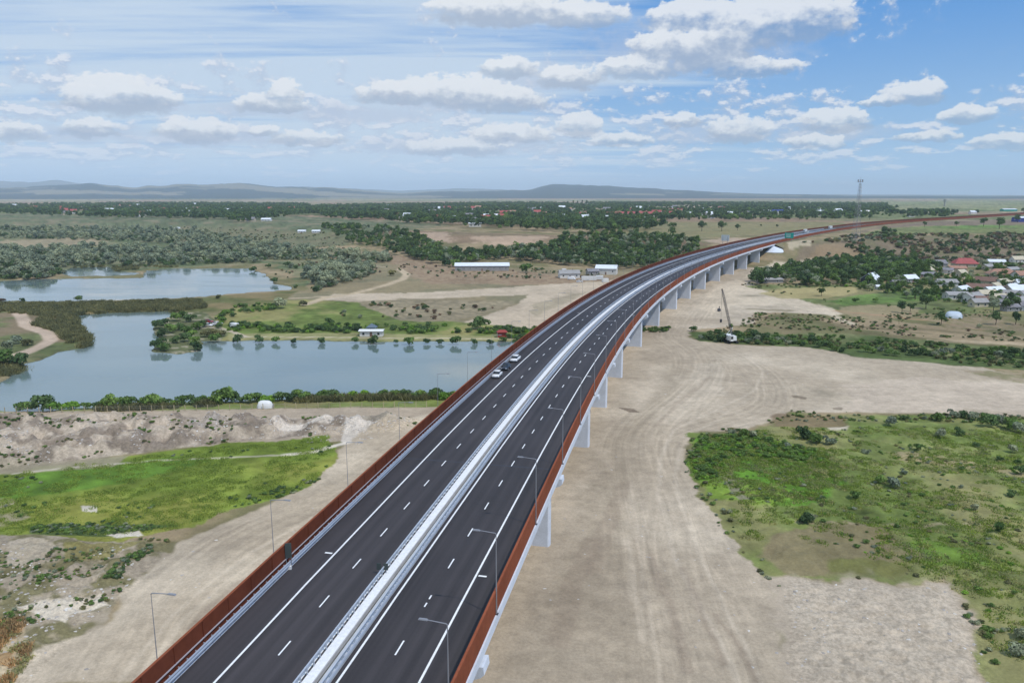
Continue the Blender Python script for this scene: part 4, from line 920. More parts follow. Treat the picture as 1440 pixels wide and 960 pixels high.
# ------------------------------------------------------------------ lattice mast
def lattice(t, base, H, w0, w1, nlev, rr=.12, mt='grey_pole'):
    legs = []
    for (i, j) in ((-1, -1), (1, -1), (1, 1), (-1, 1)):
        mb = MB(); mb.tube((i*w0/2, j*w0/2, 0), (i*w1/2, j*w1/2, H), rr*1.4, rr, 5); mb.build('leg', mt, t)
    mb = MB(); zs = [H*(1-(1-k/nlev)**1.15) for k in range(nlev+1)]
    for k in range(nlev):
        a0 = w0+(w1-w0)*zs[k]/H; a1 = w0+(w1-w0)*zs[k+1]/H; c0 = [(-a0/2, -a0/2), (a0/2, -a0/2), (a0/2, a0/2), (-a0/2, a0/2)]; c1 = [(-a1/2, -a1/2), (a1/2, -a1/2), (a1/2, a1/2), (-a1/2, a1/2)]
        for i in range(4):
            j = (i+1) % 4; mb.tube((*c0[i], zs[k]), (*c1[j], zs[k+1]), rr*.7, n=4); mb.tube((*c0[j], zs[k]), (*c1[i], zs[k+1]), rr*.7, n=4); mb.tube((*c1[i], zs[k+1]), (*c1[j], zs[k+1]), rr*.6, n=4)
    mb.build('bracing', mt, t)
x, y, z = GZ(1203, 339)
t = empty('lattice_mast', (x, y, z), .3, 'tall grey lattice telecom mast with antennas rising above the horizon by the motorway', 'mast')
lattice(t, None, 56, 6.0, 1.4, 16, .085)
mb = MB(); mb.tube((0, 0, 56), (0, 0, 62), .12, .06); mb.build('spire', 'grey_pole', t)
mb = MB(); mb.tube((0, 0, 57.2), (0, 0, 57.5), 2.3, 2.3, 12); pf = mb.build('platform', 'grey_pole', t)
for k in range(6): a = k*pi/3; MB().box((2.3*cos(a), 2.3*sin(a), 58.5), (.5, .35, 2.6), a).build('antenna', 'grey_pole', t)
for k, h_ in enumerate((44, 49, 52)): MB().tube((1.2, -.8+.5*k, h_), (1.7, -1.2+.5*k, h_), .6, .6, 12).build('dish', 'machine_white', t)
x, y, z = GZ(1328, 290); t = empty('water_tower', (x, y, z), 0, 'small dark tower on the plain at far right, above the motorway', 'tower')
MB().tube((0, 0, 0), (0, 0, 18), 3.2, 2.8, 10).build('shaft', 'wall_grey', t); MB().tube((0, 0, 18), (0, 0, 27), 4.6, 5.6, 12).build('tank', 'wall_grey', t)

# ------------------------------------------------------------------ drilling rig with a lattice boom
x, y, z = GZ(1027, 482)
t = empty('crawler_crane', (x, y, z), radians(12), 'white crawler crane with tall dark lattice boom on the edge of the green strip', 'crane')
for sx_ in (-1, 1): MB().box((sx_*1.6, 0, .5), (.8, 5.2, 1.0), 0, 0, .85).build('track', 'tyre', t)
mb = MB(); mb.box((0, .3, 2.0), (3.0, 5.0, 1.8), 0, 0, .94); mb.box((0, 2.4, 2.2), (3.1, 1.0, 1.6)); bd = mb.build('body', 'machine_white', t)
mb = MB(); mb.box((-1.1, -2.6, 2.2), (1.1, 1.6, 2.1), 0, 0, .9); cb = mb.build('cab', 'machine_white', t); MB().box((-1.1, -3.38, 2.5), (.9, .06, 1.1)).build('windscreen', 'glass', cb)
mb = MB(); b0 = np.array((0.2, -1.6, 1.6)); b1 = np.array((-3.6, 2.2, 21.0)); d = b1-b0; ww = .32
u = np.array((1, 0, 0)); v = np.cross(d/np.linalg.norm(d), u); NS = 16; cr = []
for k in range(NS+1):
    c_ = b0+d*k/NS; w_ = ww*(1 if 1 < k < NS-1 else .6); cr.append([c_+i*w_*u+j*w_*v for i, j in ((-1, -1), (1, -1), (1, 1), (-1, 1))])
for k in range(NS):
    for i in range(4): mb.tube(cr[k][i], cr[k+1][i], .06, n=4); mb.tube(cr[k][i], cr[k+1][(i+1) % 4], .035, n=4); mb.tube(cr[k][i], cr[k][(i+1) % 4], .05, n=4)
mb.build('boom', 'dark_steel', t)
mb = MB(); mb.tube(b1, b1+np.array((.2, -.1, -12)), .04, n=4); mb.box(tuple(b1+np.array((.2, -.1, -12.6))), (.7, .5, 1.2)); mb.build('hook', 'dark_steel', t)
mb = MB(); mb.tube((1.1, 2.4, 2.8), (2.2, 3.0, 5.4), .12); mb.tube((-.6, 2.4, 2.8), (2.2, 3.0, 5.4), .08); mb.build('gantry_mast', 'machine_white', t)
x, y, z = GZ(1011, 438); t = empty('pole_marker', (x, y, z), 0, 'small dark machine standing left of the crane boom on pale sand', 'machine'); MB().box((0, 0, .9), (1.4, 1.8, 1.2), 0, 0, .8).build('body', 'dark_steel', t); MB().tube((0, 0, 1.4), (.2, .2, 2.6), .2).build('arm', 'dark_steel', t)

# ------------------------------------------------------------------ houses
def house(px, py, w, dpt, h, rh, rz, wall, roof, label, name='house', cat='house', wins=3, hip=False, chim=True, group=None):
    x, y, z = GZ(px, py); t = empty(name, (x, y, z-.2), rz, label, cat, group); h += .2
    mb = MB(); mb.add([(-w/2, -dpt/2, -1), (w/2, -dpt/2, -1), (w/2, dpt/2, -1), (-w/2, dpt/2, -1), (-w/2, -dpt/2, h), (w/2, -dpt/2, h), (w/2, dpt/2, h), (-w/2, dpt/2, h)], [(0, 1, 5, 4), (1, 2, 6, 5), (2, 3, 7, 6), (3, 0, 4, 7), (4, 5, 6, 7)])
    if not hip: mb.add([(-w/2, -dpt/2, h), (-w/2, dpt/2, h), (-w/2, 0, h+rh-.05), (w/2, -dpt/2, h), (w/2, dpt/2, h), (w/2, 0, h+rh-.05)], [(0, 1, 2), (3, 5, 4)])
    mb.build('wall', wall, t)
    e = .5; mb = MB(); k = 0 if not hip else min(w, dpt)*.42; th = .18; ev = h-e*rh/(dpt/2+e)*.8
    top = [(-w/2-e, -dpt/2-e, ev), (w/2+e, -dpt/2-e, ev), (w/2+e-k, 0, h+rh), (-w/2-e+k, 0, h+rh), (-w/2-e, dpt/2+e, ev), (w/2+e, dpt/2+e, ev)]
    bot = [(a, b_, c_-th) for a, b_, c_ in top]
    mb.add(top+bot, [(0, 1, 2, 3), (3, 2, 5, 4), (7, 6, 9, 8), (8, 9, 10, 11), (0, 6, 7, 1), (4, 5, 11, 10), (1, 7, 8, 2), (2, 8, 11, 5), (0, 3, 9, 6), (3, 4, 10, 9)]+([(1, 2, 5), (0, 4, 3)] if hip else []))
    rf = mb.build('roof', roof, t)
    if chim: MB().box((w*.2, dpt*.12, h+rh*.9), (.6, .6, 1.4)).build('chimney', 'roof_brown', rf)
    for i in range(wins):
        xw = -w/2+w*(i+.5)/wins
        if wins > 2 and i == wins//2:
            MB().box((xw, -dpt/2-.02, 1.1), (1.0, .08, 2.1)).build('door', 'roof_brown', t); continue
        wn_ = MB().box((xw, -dpt/2-.03, h*.55), (1.2, .10, 1.2)).build('window', 'sign_white', t); MB().box((xw, -dpt/2-.07, h*.55), (.95, .06, .95)).build('pane', 'glass', wn_)
    for sx_ in (-1, 1):
        wn_ = MB().box((sx_*(w/2+.03), 0, h*.55), (.10, 1.2, 1.2)).build('window', 'sign_white', t); MB().box((sx_*(w/2+.07), 0, h*.55), (.06, .95, .95)).build('pane', 'glass', wn_)
    return t
house(1356, 375, 17, 10, 3.2, 4.0, -.15, 'wall_cream', 'roof_red', 'house with bright red roof in the village at right', hip=True)
house(1321, 375, 9, 7, 3.0, 2.6, .2, 'wall_grey', 'roof_grey', 'small grey house just left of the red roofed house')
house(1345, 381, 12, 6, 2.6, 1.6, -.1, 'wall_cream', 'roof_tan', 'low house with pink-tan roof directly in front of the red roofed house')
house(1350, 391, 6, 6, 4.2, 2.0, .4, 'wall_cream', 'wall_cream', 'small cream outbuilding below the red roofed house', wins=1, chim=False)
house(1408, 390, 18, 11, 3.0, 3.2, -.25, 'wall_cream', 'roof_tan', 'house with broad faded orange tile roof right of the red roof', hip=True)
house(1224, 399, 12, 9, 3.6, 3.6, .85, 'wall_dark', 'roof_white', 'dark gabled house with light metal roof at the edge of the wood')  # dark wall colour carries the shade of its left-facing gable
house(1278, 397, 9, 7, 3.0, 2.2, .3, 'wall_grey', 'roof_white', 'small house with white roof left of the village gardens')
house(1293, 389, 22, 6, 2.4, 1.2, .05, 'wall_grey', 'roof_grey', 'long low barn with dark grey roof behind the gardens', 'barn', 'barn', chim=False)
house(1262, 402, 8, 5, 2.6, 1.2, .1, 'wall_grey', 'roof_grey', 'low grey shed beside the white roofed house', 'shed', 'shed', 2, chim=False)
house(1366, 424, 11, 8, 3.0, 2.2, .5, 'wall_white', 'wall_grey', 'house with pale grey roof at the left end of the front village row')
house(1384, 427, 9, 6, 2.8, 1.4, -.2, 'wall_white', 'roof_brown', 'small white-walled house with brownish roof in the front village row')
house(1396, 416, 12, 8, 3.2, 2.4, .35, 'wall_white', 'roof_white', 'white house with light roof behind the front village row')
house(1409, 424, 7, 6, 2.8, 1.6, -.5, 'wall_white', 'wall_cream', 'little house with cream roof among bushes in the front village row')
house(1432, 414, 14, 9, 3.2, 2.6, .1, 'wall_cream', 'roof_white', 'wide house with white roof at the right edge of the photo')
house(1433, 430, 10, 7, 2.8, 1.8, .6, 'wall_white', 'wall_grey', 'grey roofed house lowest at the right edge of the village')
house(1420, 437, 7, 5, 2.5, 1.2, .1, 'wall_grey', 'roof_grey', 'small dark shed in front of the lowest village houses', 'shed', 'shed', 2, chim=False)
house(1436, 392, 11, 8, 3.2, 2.6, .2, 'wall_white', 'roof_tan', 'house half hidden by trees above the wide white roof')
house(1430, 369, 10, 7, 3.0, 2.6, .1, 'wall_white', 'wall_cream', 'cream roofed house high on the slope at the right edge')
house(1082, 397, 16, 6, 2.2, 1.0, .1, 'wall_grey', 'wall_grey', 'low grey shed among bushes just right of the last tall piers', 'shed', 'shed', 2, chim=False)
house(1236, 407, 4, 3, 2.2, .8, 0, 'wall_white', 'roof_white', 'tiny white hut at the corner of the green garden', 'hut', 'hut', 1, chim=False)
vh = random.Random(5); TW = [('wall_white', 'roof_white', 'white'), ('wall_white', 'wall_grey', 'pale grey'), ('wall_cream', 'roof_brown', 'brown'), ('wall_white', 'wall_cream', 'cream'), ('wall_white', 'roof_grey', 'dark grey'), ('wall_cream', 'wall_grey', 'weathered grey')]
for i, (px, py) in enumerate([(1352, 413), (1344, 420), (1376, 410), (1387, 419), (1402, 430), (1421, 420), (1420, 408), (1439, 421), (1412, 413), (1398, 408), (1426, 428), (1375, 431), (1437, 403), (1330, 402), (1386, 400), (1412, 401), (1330, 384), (1388, 379), (1400, 372), (1422, 383), (1440, 380), (1304, 384), (1447, 436)]):
    wl, rf_, cn = TW[i % 6]; house(px, py, vh.uniform(7, 13), vh.uniform(5, 8), 2.8, vh.uniform(1.4, 2.4), vh.uniform(-.7, .7), wl, rf_, f'small village house with {cn} roof, {nth(i+1)} of the little houses at right', wins=2, chim=i % 2 == 0, group='small scattered houses of the village at right')
# polytunnel
def dome(px, py, w, l, h, rz, mt, label, name, cat, ribs=True):
    x, y, z = GZ(px, py); t = empty(name, (x, y, z), rz, label, cat); mb = MB(); n = 9; NL = 9; st_ = []
    for k in range(NL+1):
        u_ = -1+2*k/NL; sc = max(.05, (1-abs(u_)**4))**.5 if ribs else (1-u_*u_*.98)**.5
        st_.append([(w/2*sc*cos(pi*i/n), l/2*u_, h*sc*sin(pi*i/n)) for i in range(n+1)])
    b_ = 0
    for r_i in st_: mb.v += [tuple(p_) for p_ in r_i]
    for k in range(NL):
        for i in range(n): a_ = k*(n+1)+i; mb.f.append((a_, a_+1, a_+n+2, a_+n+1)); mb.mi.append(0)
    mb.f += [tuple(range(n, -1, -1)), tuple(NL*(n+1)+i for i in range(n+1))]; mb.mi += [0, 0]
    mb.build('cover', mt, t, True); MB().box((0, -l/2-.0, h*.22), (w*.35, .1, h*.4)).build('door_flap', 'wall_grey', t); return t
dome(1341, 446, 8.5, 7.5, 2.9, radians(65), 'polytunnel_film', 'pale blue-white polytunnel on bare ground in front of the village', 'polytunnel', 'polytunnel')
dome(373, 573, 2.6, 4.4, 2.0, radians(90), 'machine_white', 'white rounded tank on grass by the fence at the near pond bank', 'storage_tank', 'tank')
# long sheds and the builders' yard
t = house(678, 380, 41, 12, 4.0, 1.9, .03, 'wall_grey', 'roof_white', 'long shed with white metal roof in front of the dark wood', 'long_shed', 'shed', 9, chim=False)
house(800, 390, 14, 9, 3.4, 2.0, .1, 'wall_white', 'wall_grey', 'pale green-grey roofed building in the yard left of the viaduct', 'workshop', 'workshop')
house(853, 385, 15, 10, 4.6, 2.2, -.25, 'wall_white', 'roof_white', 'tall white metal hall nearest the viaduct in the yard', 'metal_hall', 'hall', chim=False)
house(833, 386, 8, 7, 3.0, 1.6, .2, 'wall_grey', 'roof_grey', 'grey hut between the workshop and the white hall', 'hut', 'hut', 2, chim=False)
def box_thing(px, py, dims, rz, mt, label, name, cat, extra=None):
    x, y, z = GZ(px, py); t = empty(name, (x, y, z), rz, label, cat)
    mb = MB(); mb.box((0, 0, dims[2]/2+.15), dims); bd_ = mb.build('body', mt, t)
    for k in range(5): xx_ = -dims[0]/2+dims[0]*(k+.5)/5; MB().box((xx_, -dims[1]/2-.04, dims[2]/2+.15), (.12, .06, dims[2]*.9)).build('rib', mt, t)
    for i in (-1, 1): MB().box((i*dims[0]*.35, 0, .08), (.3, dims[1]*.9, .16)).build('skid', 'dark_steel', t)
    return t
box_thing(828, 394, (10, 2.5, 2.6), .08, 'machine_white', 'long white site container in the middle of the yard', 'site_container', 'container')
box_thing(843, 393, (5, 2.5, 2.6), -.1, 'sign_white', 'short white site container at the right end of the yard row', 'site_container', 'container')
box_thing(851, 397, (4, 2.2, 2.4), .3, 'machine_white', 'small white cabin nearest the wall of the viaduct', 'site_cabin', 'cabin')
box_thing(793, 386, (3, 2.4, 4.2), .2, 'machine_white', 'upright white silo-like cabin at the left end of the yard', 'site_cabin', 'cabin')
def put_vehicle(t, px, py, rz): x, y, z = GZ(px, py); t.location = (x, y, z); t.rotation_euler = (0, 0, rz)
put_vehicle(make_car('white_car', 'white van parked left of the containers in the yard', 5.6, 2.0, True, 'van'), 804, 393, radians(70))
put_vehicle(make_car('white_car', 'white car parked in the yard between van and container', 4.4, 1.8), 815, 397, radians(100))
put_vehicle(make_car('red_car', 'red car parked where the dirt road meets the pond bank', 4.6, 1.9), 293, 454, radians(95))
put_vehicle(make_car('white_car', 'white car parked in front of the red car by the pond', 4.4, 1.8), 292, 459, radians(85))
put_vehicle(make_car('white_car', 'silver-white car parked right of the red car by the pond', 4.4, 1.8), 306, 457, radians(120))
put_vehicle(make_car('white_car', 'white van parked on the bank track above the trimmed willows', 5.2, 1.95, True, 'van'), 331, 461, radians(60))
# the white lodge at the pond with its dark tent roof behind
t = house(523, 472, 9.2, 4.2, 2.5, .35, 0, 'wall_white', 'sign_white', 'white cabin with three square windows on the pond bank', 'cabin', 'cabin', 3, chim=False)
x, y, z = GZ(523, 467); t = empty('pavilion', (x, y, z), 0, 'dark blue-grey peaked tent roof just behind the white cabin', 'pavilion')
MB().add([(-2.2, -2.2, 2.2), (2.2, -2.2, 2.2), (2.2, 2.2, 2.2), (-2.2, 2.2, 2.2), (0, 0, 3.8)], [(0, 1, 4), (1, 2, 4), (2, 3, 4), (3, 0, 4), (3, 2, 1, 0)]).build('tent_roof', 'tent_blue', t)
for i, j in ((-1, -1), (1, -1), (1, 1), (-1, 1)): MB().tube((i*2.05, j*2.05, 0), (i*2.05, j*2.05, 2.25), .07).build('post', 'grey_pole', t)
x, y, z = GZ(706, 474); t = empty('canopy', (x, y, z), .1, 'red canopy by the pond bank beside the viaduct wall', 'canopy')
MB().add([(-2.2, -1.6, 2.2), (2.2, -1.6, 2.2), (2.2, 1.6, 2.2), (-2.2, 1.6, 2.2), (-1.2, 0, 3.1), (1.2, 0, 3.1)], [(0, 1, 5, 4), (1, 2, 5), (2, 3, 4, 5), (3, 0, 4), (3, 2, 1, 0)]).build('roof', 'machine_red', t)
MB().box((0, .2, 1.1), (3.6, 2.4, 2.1)).build('booth', 'machine_red', t)
for i, j in ((-1, -1), (1, -1), (1, 1), (-1, 1)): MB().tube((i*2, j*1.45, 0), (i*2, j*1.45, 2.2), .06).build('post', 'grey_pole', t)
# far right roadside buildings
house(1436, 312, 26, 14, 7, 2, .2, 'blue_paint', 'roof_white', 'blue-walled hall with white roof at the far right beyond the motorway', 'metal_hall', 'hall', chim=False)
house(1418, 297, 40, 16, 5, 2, .1, 'sign_green', 'roof_white', 'green and white service station on the far right horizon', 'service_station', 'building', chim=False)
house(1368, 301, 16, 10, 5, 3, .1, 'wall_white', 'roof_white', 'single white house beside a dark tree on the far plain', wins=2)
house(1281, 305, 12, 8, 4, 3, .1, 'wall_white', 'roof_tan', 'small pale house in the tree line right of the mast', wins=2)
house(1206, 302, 20, 10, 7, 3, .1, 'wall_white', 'roof_white', 'white two-storey house in the trees behind the mast', wins=3)
house(1218, 301, 16, 10, 6, 3, .3, 'wall_white', 'wall_white', 'second white house to the right behind the mast', wins=2)
house(1092, 300, 30, 12, 6, 3, 0, 'wall_white', 'blue_paint', 'pale building with blue roof among dark far trees', wins=5)

# fence along the near bank
fl = Gpoly([(-60, 583), (0, 581), (120, 579), (250, 577.5), (400, 575), (520, 573), (600, 572)])
x0, y0 = fl[0]; t = empty('wire_fence', (x0, y0, 0), 0, 'wire fence with pale wooden posts along the near bank of the pond', 'fence')
seg = np.r_[0, np.cumsum(np.hypot(*np.diff(fl, axis=0).T))]; nP = int(seg[-1]/2.9); tops = []
post_me = None
for k in range(nP+1):
    d = seg[-1]*k/nP; x = np.interp(d, seg, fl[:, 0]); y = np.interp(d, seg, fl[:, 1]); z = float(ground_z(np.array([x]), np.array([y]))[0])
    if post_me is None: mb = MB(); mb.tube((0, 0, -.3), (0, 0, 1.65), .11, .09, 6); po = mb.build('post', 'wood_post', t); post_me = po.data
    else: po = bpy.data.objects.new('post', post_me); put(po, t)
    po.location = (x-x0, y-y0, z); po.rotation_euler = (random.uniform(-.06, .06), random.uniform(-.06, .06), 0); tops.append((x-x0, y-y0, z))
mb = MB()
for a_, b_ in zip(tops[:-1], tops[1:]):
    for h_ in (.5, .95, 1.4): mb.tube((a_[0], a_[1], a_[2]+h_), (b_[0], b_[1], b_[2]+h_), .02, n=3)
mb.build('wires', 'wire', t)

# ------------------------------------------------------------------ vegetation: crowns made of many leaf-sized faces
def crown_arrays(rng, R, H, z0, lobes, per, leaf, droop=0., fill=.35, tall=1.0):
    Vs = []; T = []
    for k in range(lobes):
        while True:
            c = rng.uniform(-1, 1, 3)
            if np.linalg.norm(c) < 1: break
        c = np.array((c[0]*R*.62, c[1]*R*.62, z0+H*.5+c[2]*H*.32)); lr = R*rng.uniform(.38, .62)*np.array((1, 1, min(1.1, .8*tall*H/(2*R)+.25)))
        tone = rng.uniform(.25, .95)
        d = rng.normal(size=(per, 3)); d /= np.linalg.norm(d, axis=1)[:, None]
        d[:, 2] = np.where(d[:, 2] < -.35, -d[:, 2], d[:, 2])
        rad = rng.uniform(fill, 1.0, per)**.45
        pc = c+d*lr*rad[:, None]; pc[:, 2] = np.maximum(pc[:, 2], z0*.6+.05)
        nrm = d+rng.normal(size=(per, 3))*.55; nrm /= np.linalg.norm(nrm, axis=1)[:, None]
        ref = rng.normal(size=(per, 3)); u = np.cross(nrm, ref); u /= np.linalg.norm(u, axis=1)[:, None]; w = np.cross(nrm, u)
        sz = leaf*rng.uniform(.6, 1.35, per)[:, None]
        w = w*(1+droop); qd = np.stack([pc-u*sz*.8, pc-w*sz*.5, pc+u*sz*.8+nrm*sz*.15, pc+w*sz*.5], 1)
        Vs.append(qd.reshape(-1, 3)); T.append(np.clip(tone+rng.normal(size=per)*.16, 0, 1))
    V = np.concatenate(Vs); T = np.concatenate(T); return V, np.arange(len(V)).reshape(-1, 4), T
def crown_mesh(name, seed, R, H, z0, lobes, per, leaf, mt, **k):
    V, Fq, T = crown_arrays(np.random.default_rng(seed), R, H, z0, lobes, per, leaf, **k)
    return np_mesh(name, V, Fq, [mt], [('tint', 'FACE', 'FLOAT', T)])
def trunk_mesh(seed, h, r, R, z1):
    rg = random.Random(seed); mb = MB(); mb.tube((0, 0, -.3), (rg.uniform(-.2, .2), rg.uniform(-.2, .2), h), r, r*.55, 7)
    for k in range(4): a = k*pi/2+rg.random(); mb.tube((0, 0, h*.75), (cos(a)*R*.5, sin(a)*R*.5, h+(z1-h)*.45), r*.5, r*.15, 5)
    me = bpy.data.meshes.new('trunk'); me.from_pydata(mb.v, [], mb.f); me.materials.append(M['trunk']); me.update(); return me
TYPES = {}
def def_type(key, leaf_m, n, R, H, z0, lobes, per, leaf, tr=True, **k):
    TYPES[key] = [(crown_mesh('crown', 100+hash_s(key)+i, R, H, z0, lobes, per, leaf, leaf_m, **k), trunk_mesh(i, z0+H*.3, .05*R+.05, R, z0+H) if tr else None) for i in range(n)]
def hash_s(s): return sum(ord(c)*(i+3) for i, c in enumerate(s)) % 900
# unit sizes: a tree 8 m tall, a bush 3 m tall
def_type('tree_dark', 'leaf_dark', 3, 3.6, 6.5, 1.6, 9, 75, .55)
def_type('tree_green', 'leaf_green', 3, 3.4, 6.2, 1.6, 8, 75, .55)
def_type('tree_grey', 'leaf_grey', 2, 3.2, 5.2, 1.0, 8, 70, .55)
def_type('bush_dark', 'leaf_dark', 3, 2.2, 2.9, .05, 8, 80, .36, False)
def_type('bush_green', 'leaf_green', 3, 2.2, 2.9, .05, 8, 80, .36, False)
def_type('bush_grey', 'leaf_grey', 2, 2.2, 2.6, .05, 7, 75, .36, False)
def_type('bush_olive', 'leaf_olive', 2, 2.2, 2.4, .05, 7, 70, .38, False)
def_type('bush_brown', 'leaf_brown', 2, 2.2, 2.0, .05, 7, 70, .38, False)
def_type('bush_bright', 'leaf_bright', 2, 2.2, 2.4, .05, 7, 80, .36, False)
def_type('poplar', 'leaf_dark', 1, 2.2, 17., 1.5, 12, 70, .8, True, tall=.9)
def plant(px, py, key, sc, label, name='tree', cat='tree', group=None, sz=1.0, zoff=-.1, parts=True, xy=None, lean=0.):
    if xy is None: x, y, z = GZ(px, py)
    else: x, y = xy; z = float(ground_z(np.array([x]), np.array([y]))[0])
    z = max(z, -.42); cm_, tm = random.choice(TYPES[key]); rz = random.uniform(0, 2*pi)
    if tm is not None and parts:
        t = empty(name, (x, y, z+zoff), rz, label, cat, group); a = bpy.data.objects.new('crown', cm_); put(a, t); b_ = bpy.data.objects.new('trunk', tm); put(b_, t)
    else:
        t = bpy.data.objects.new(name, cm_); put(t); t.location = (x, y, z+zoff); t.rotation_euler = (0, 0, rz); tag(t, label, cat, group)
    t.scale = (sc, sc, sc*sz); return t

# --- masses nobody could count: instanced over patches of ground
def scatter_xy(P, spacing, warp=None, thr=None, seed=0, jitter=True, nsc=40.):
    rg = np.random.default_rng(seed); lo, hi = P.min(0), P.max(0); n = int((hi-lo).prod()/spacing**2*1.15)
    n = min(n, 400000); x = rg.uniform(lo[0], hi[0], n); y = rg.uniform(lo[1], hi[1], n)
    wx = x+(fbm(x, y, 12, 3, 91)-.5)*8 if warp is None else x+(fbm(x, y, warp, 3, 91)-.5)*warp
    k = inpoly(wx, y, P); x, y = x[k], y[k]
    if thr is not None: k = fbm(x, y, nsc, 3, 200+seed) > thr; x, y = x[k], y[k]
    return x, y
def mass(name, label, cat, pts, keys, smin, smax, seed=0, zs=1.0):
    """one object: instances of the crown meshes on a cloud of ground points"""
    x, y = pts
    rg = np.random.default_rng(seed+500); n = len(x); z = ground_z(x, y)
    me = bpy.data.meshes.new(name); me.vertices.add(n); me.vertices.foreach_set('co', np.stack([x, y, z-.1], 1).astype(np.float32).ravel())
    me.attributes.new('size', 'FLOAT', 'POINT').data.foreach_set('value', rg.uniform(smin, smax, n).astype(np.float32))
    me.attributes.new('turn', 'FLOAT', 'POINT').data.foreach_set('value', rg.uniform(0, 6.28, n).astype(np.float32))
    protos = [(kk, i) for kk in keys for i in range(len(TYPES[kk]))]
    me.attributes.new('kind_id', 'INT', 'POINT').data.foreach_set('value', rg.integers(0, len(protos), n).astype(np.int32))
    me.update(); o = put(bpy.data.objects.new(name, me)); o['kind'] = 'stuff'; tag(o, label, cat)
    ng = bpy.data.node_groups.new(name, 'GeometryNodeTree'); ng.interface.new_socket('Geometry', in_out='INPUT', socket_type='NodeSocketGeometry'); ng.interface.new_socket('Geometry', in_out='OUTPUT', socket_type='NodeSocketGeometry')
    N = ng.nodes; Lk = ng.links; gi = N.new('NodeGroupInput'); go = N.new('NodeGroupOutput'); jn = N.new('GeometryNodeJoinGeometry')
    def named(nm, tp): q_ = N.new('GeometryNodeInputNamedAttribute'); q_.data_type = tp; q_.inputs[0].default_value = nm; return q_.outputs[0]
    sz, tn_, kd = named('size', 'FLOAT'), named('turn', 'FLOAT'), named('kind_id', 'INT')
    cx = N.new('ShaderNodeCombineXYZ'); Lk.new(tn_, cx.inputs[2])
    sc = N.new('ShaderNodeCombineXYZ'); Lk.new(sz, sc.inputs[0]); Lk.new(sz, sc.inputs[1])
    mm = N.new('ShaderNodeMath'); mm.operation = 'MULTIPLY'; Lk.new(sz, mm.inputs[0]); mm.inputs[1].default_value = zs; Lk.new(mm.outputs[0], sc.inputs[2])
    for j, (kk, i) in enumerate(protos):
        ob = PROTO[(kk, i)]
        oi = N.new('GeometryNodeObjectInfo'); oi.inputs['Object'].default_value = ob; oi.inputs['As Instance'].default_value = True
        cp = N.new('FunctionNodeCompare'); cp.data_type = 'INT'; cp.operation = 'EQUAL'; Lk.new(kd, cp.inputs[2]); cp.inputs[3].default_value = j
        ip = N.new('GeometryNodeInstanceOnPoints'); Lk.new(gi.outputs[0], ip.inputs['Points']); Lk.new(cp.outputs[0], ip.inputs['Selection']); Lk.new(oi.outputs['Geometry'], ip.inputs['Instance'])
        Lk.new(cx.outputs[0], ip.inputs['Rotation']); Lk.new(sc.outputs[0], ip.inputs['Scale']); Lk.new(ip.outputs[0], jn.inputs[0])
    Lk.new(jn.outputs[0], go.inputs[0]); md = o.modifiers.new('scatter', 'NODES'); md.node_group = ng; return o
# small ground plants
def blades_mesh(name, seed, n, spread, h, wid, mt):
    rg = np.random.default_rng(seed); a = rg.uniform(0, 2*pi, n); r = spread*np.sqrt(rg.uniform(0, 1, n)); bx, by = r*np.cos(a), r*np.sin(a); hh_ = h*rg.uniform(.5, 1.1, n); th = rg.uniform(0, 2*pi, n); ln = rg.normal(size=(n, 2))*h*.35
    z_ = np.zeros(n); p0 = np.stack([bx-wid*np.cos(th), by-wid*np.sin(th), z_], 1); p1 = np.stack([bx+wid*np.cos(th), by+wid*np.sin(th), z_], 1)
    p2 = np.stack([bx+ln[:, 0]+wid*.5*np.cos(th), by+ln[:, 1]+wid*.5*np.sin(th), hh_], 1); p3 = np.stack([bx+ln[:, 0]-wid*.5*np.cos(th), by+ln[:, 1]-wid*.5*np.sin(th), hh_], 1)
    V = np.stack([p0, p1, p2, p3], 1).reshape(-1, 3); return np_mesh(name, V, np.arange(4*n).reshape(-1, 4), [mt], [('tint', 'FACE', 'FLOAT', rg.uniform(.2, .9, n))])
TYPES['tuft_green'] = [(blades_mesh('grass', 5+i, 60, .9, .24, .08, 'grass_blade'), None) for i in range(2)]
TYPES['tuft_dry'] = [(blades_mesh('grass', 15+i, 55, .9, .24, .08, 'dry_blade'), None) for i in range(2)]
TYPES['tuft_rust'] = [(blades_mesh('grass', 25+i, 60, .8, .55, .07, 'rusty_blade'), None) for i in range(1)]
TYPES['reed'] = [(blades_mesh('reed', 35+i, 90, 1.3, 1.5, .10, 'leaf_olive'), None) for i in range(2)]
def rock_mesh(seed, mt):
    rg = random.Random(seed); bmm = bmesh.new(); bmesh.ops.create_icosphere(bmm, subdivisions=1, radius=.5)
    for v in bmm.verts: v.co *= rg.uniform(.6, 1.15); v.co.z *= .6
    me = bpy.data.meshes.new('rock'); bmm.to_mesh(me); bmm.free(); me.materials.append(M[mt]); return me
TYPES['rock'] = [(rock_mesh(i, 'rock'), None) for i in range(2)]+[(rock_mesh(9, 'pale_rock'), None)]
PROTO = {}
for kk, lst in TYPES.items():
    for i, (cm_, tm) in enumerate(lst): PROTO[(kk, i)] = bpy.data.objects.new('crown', cm_)

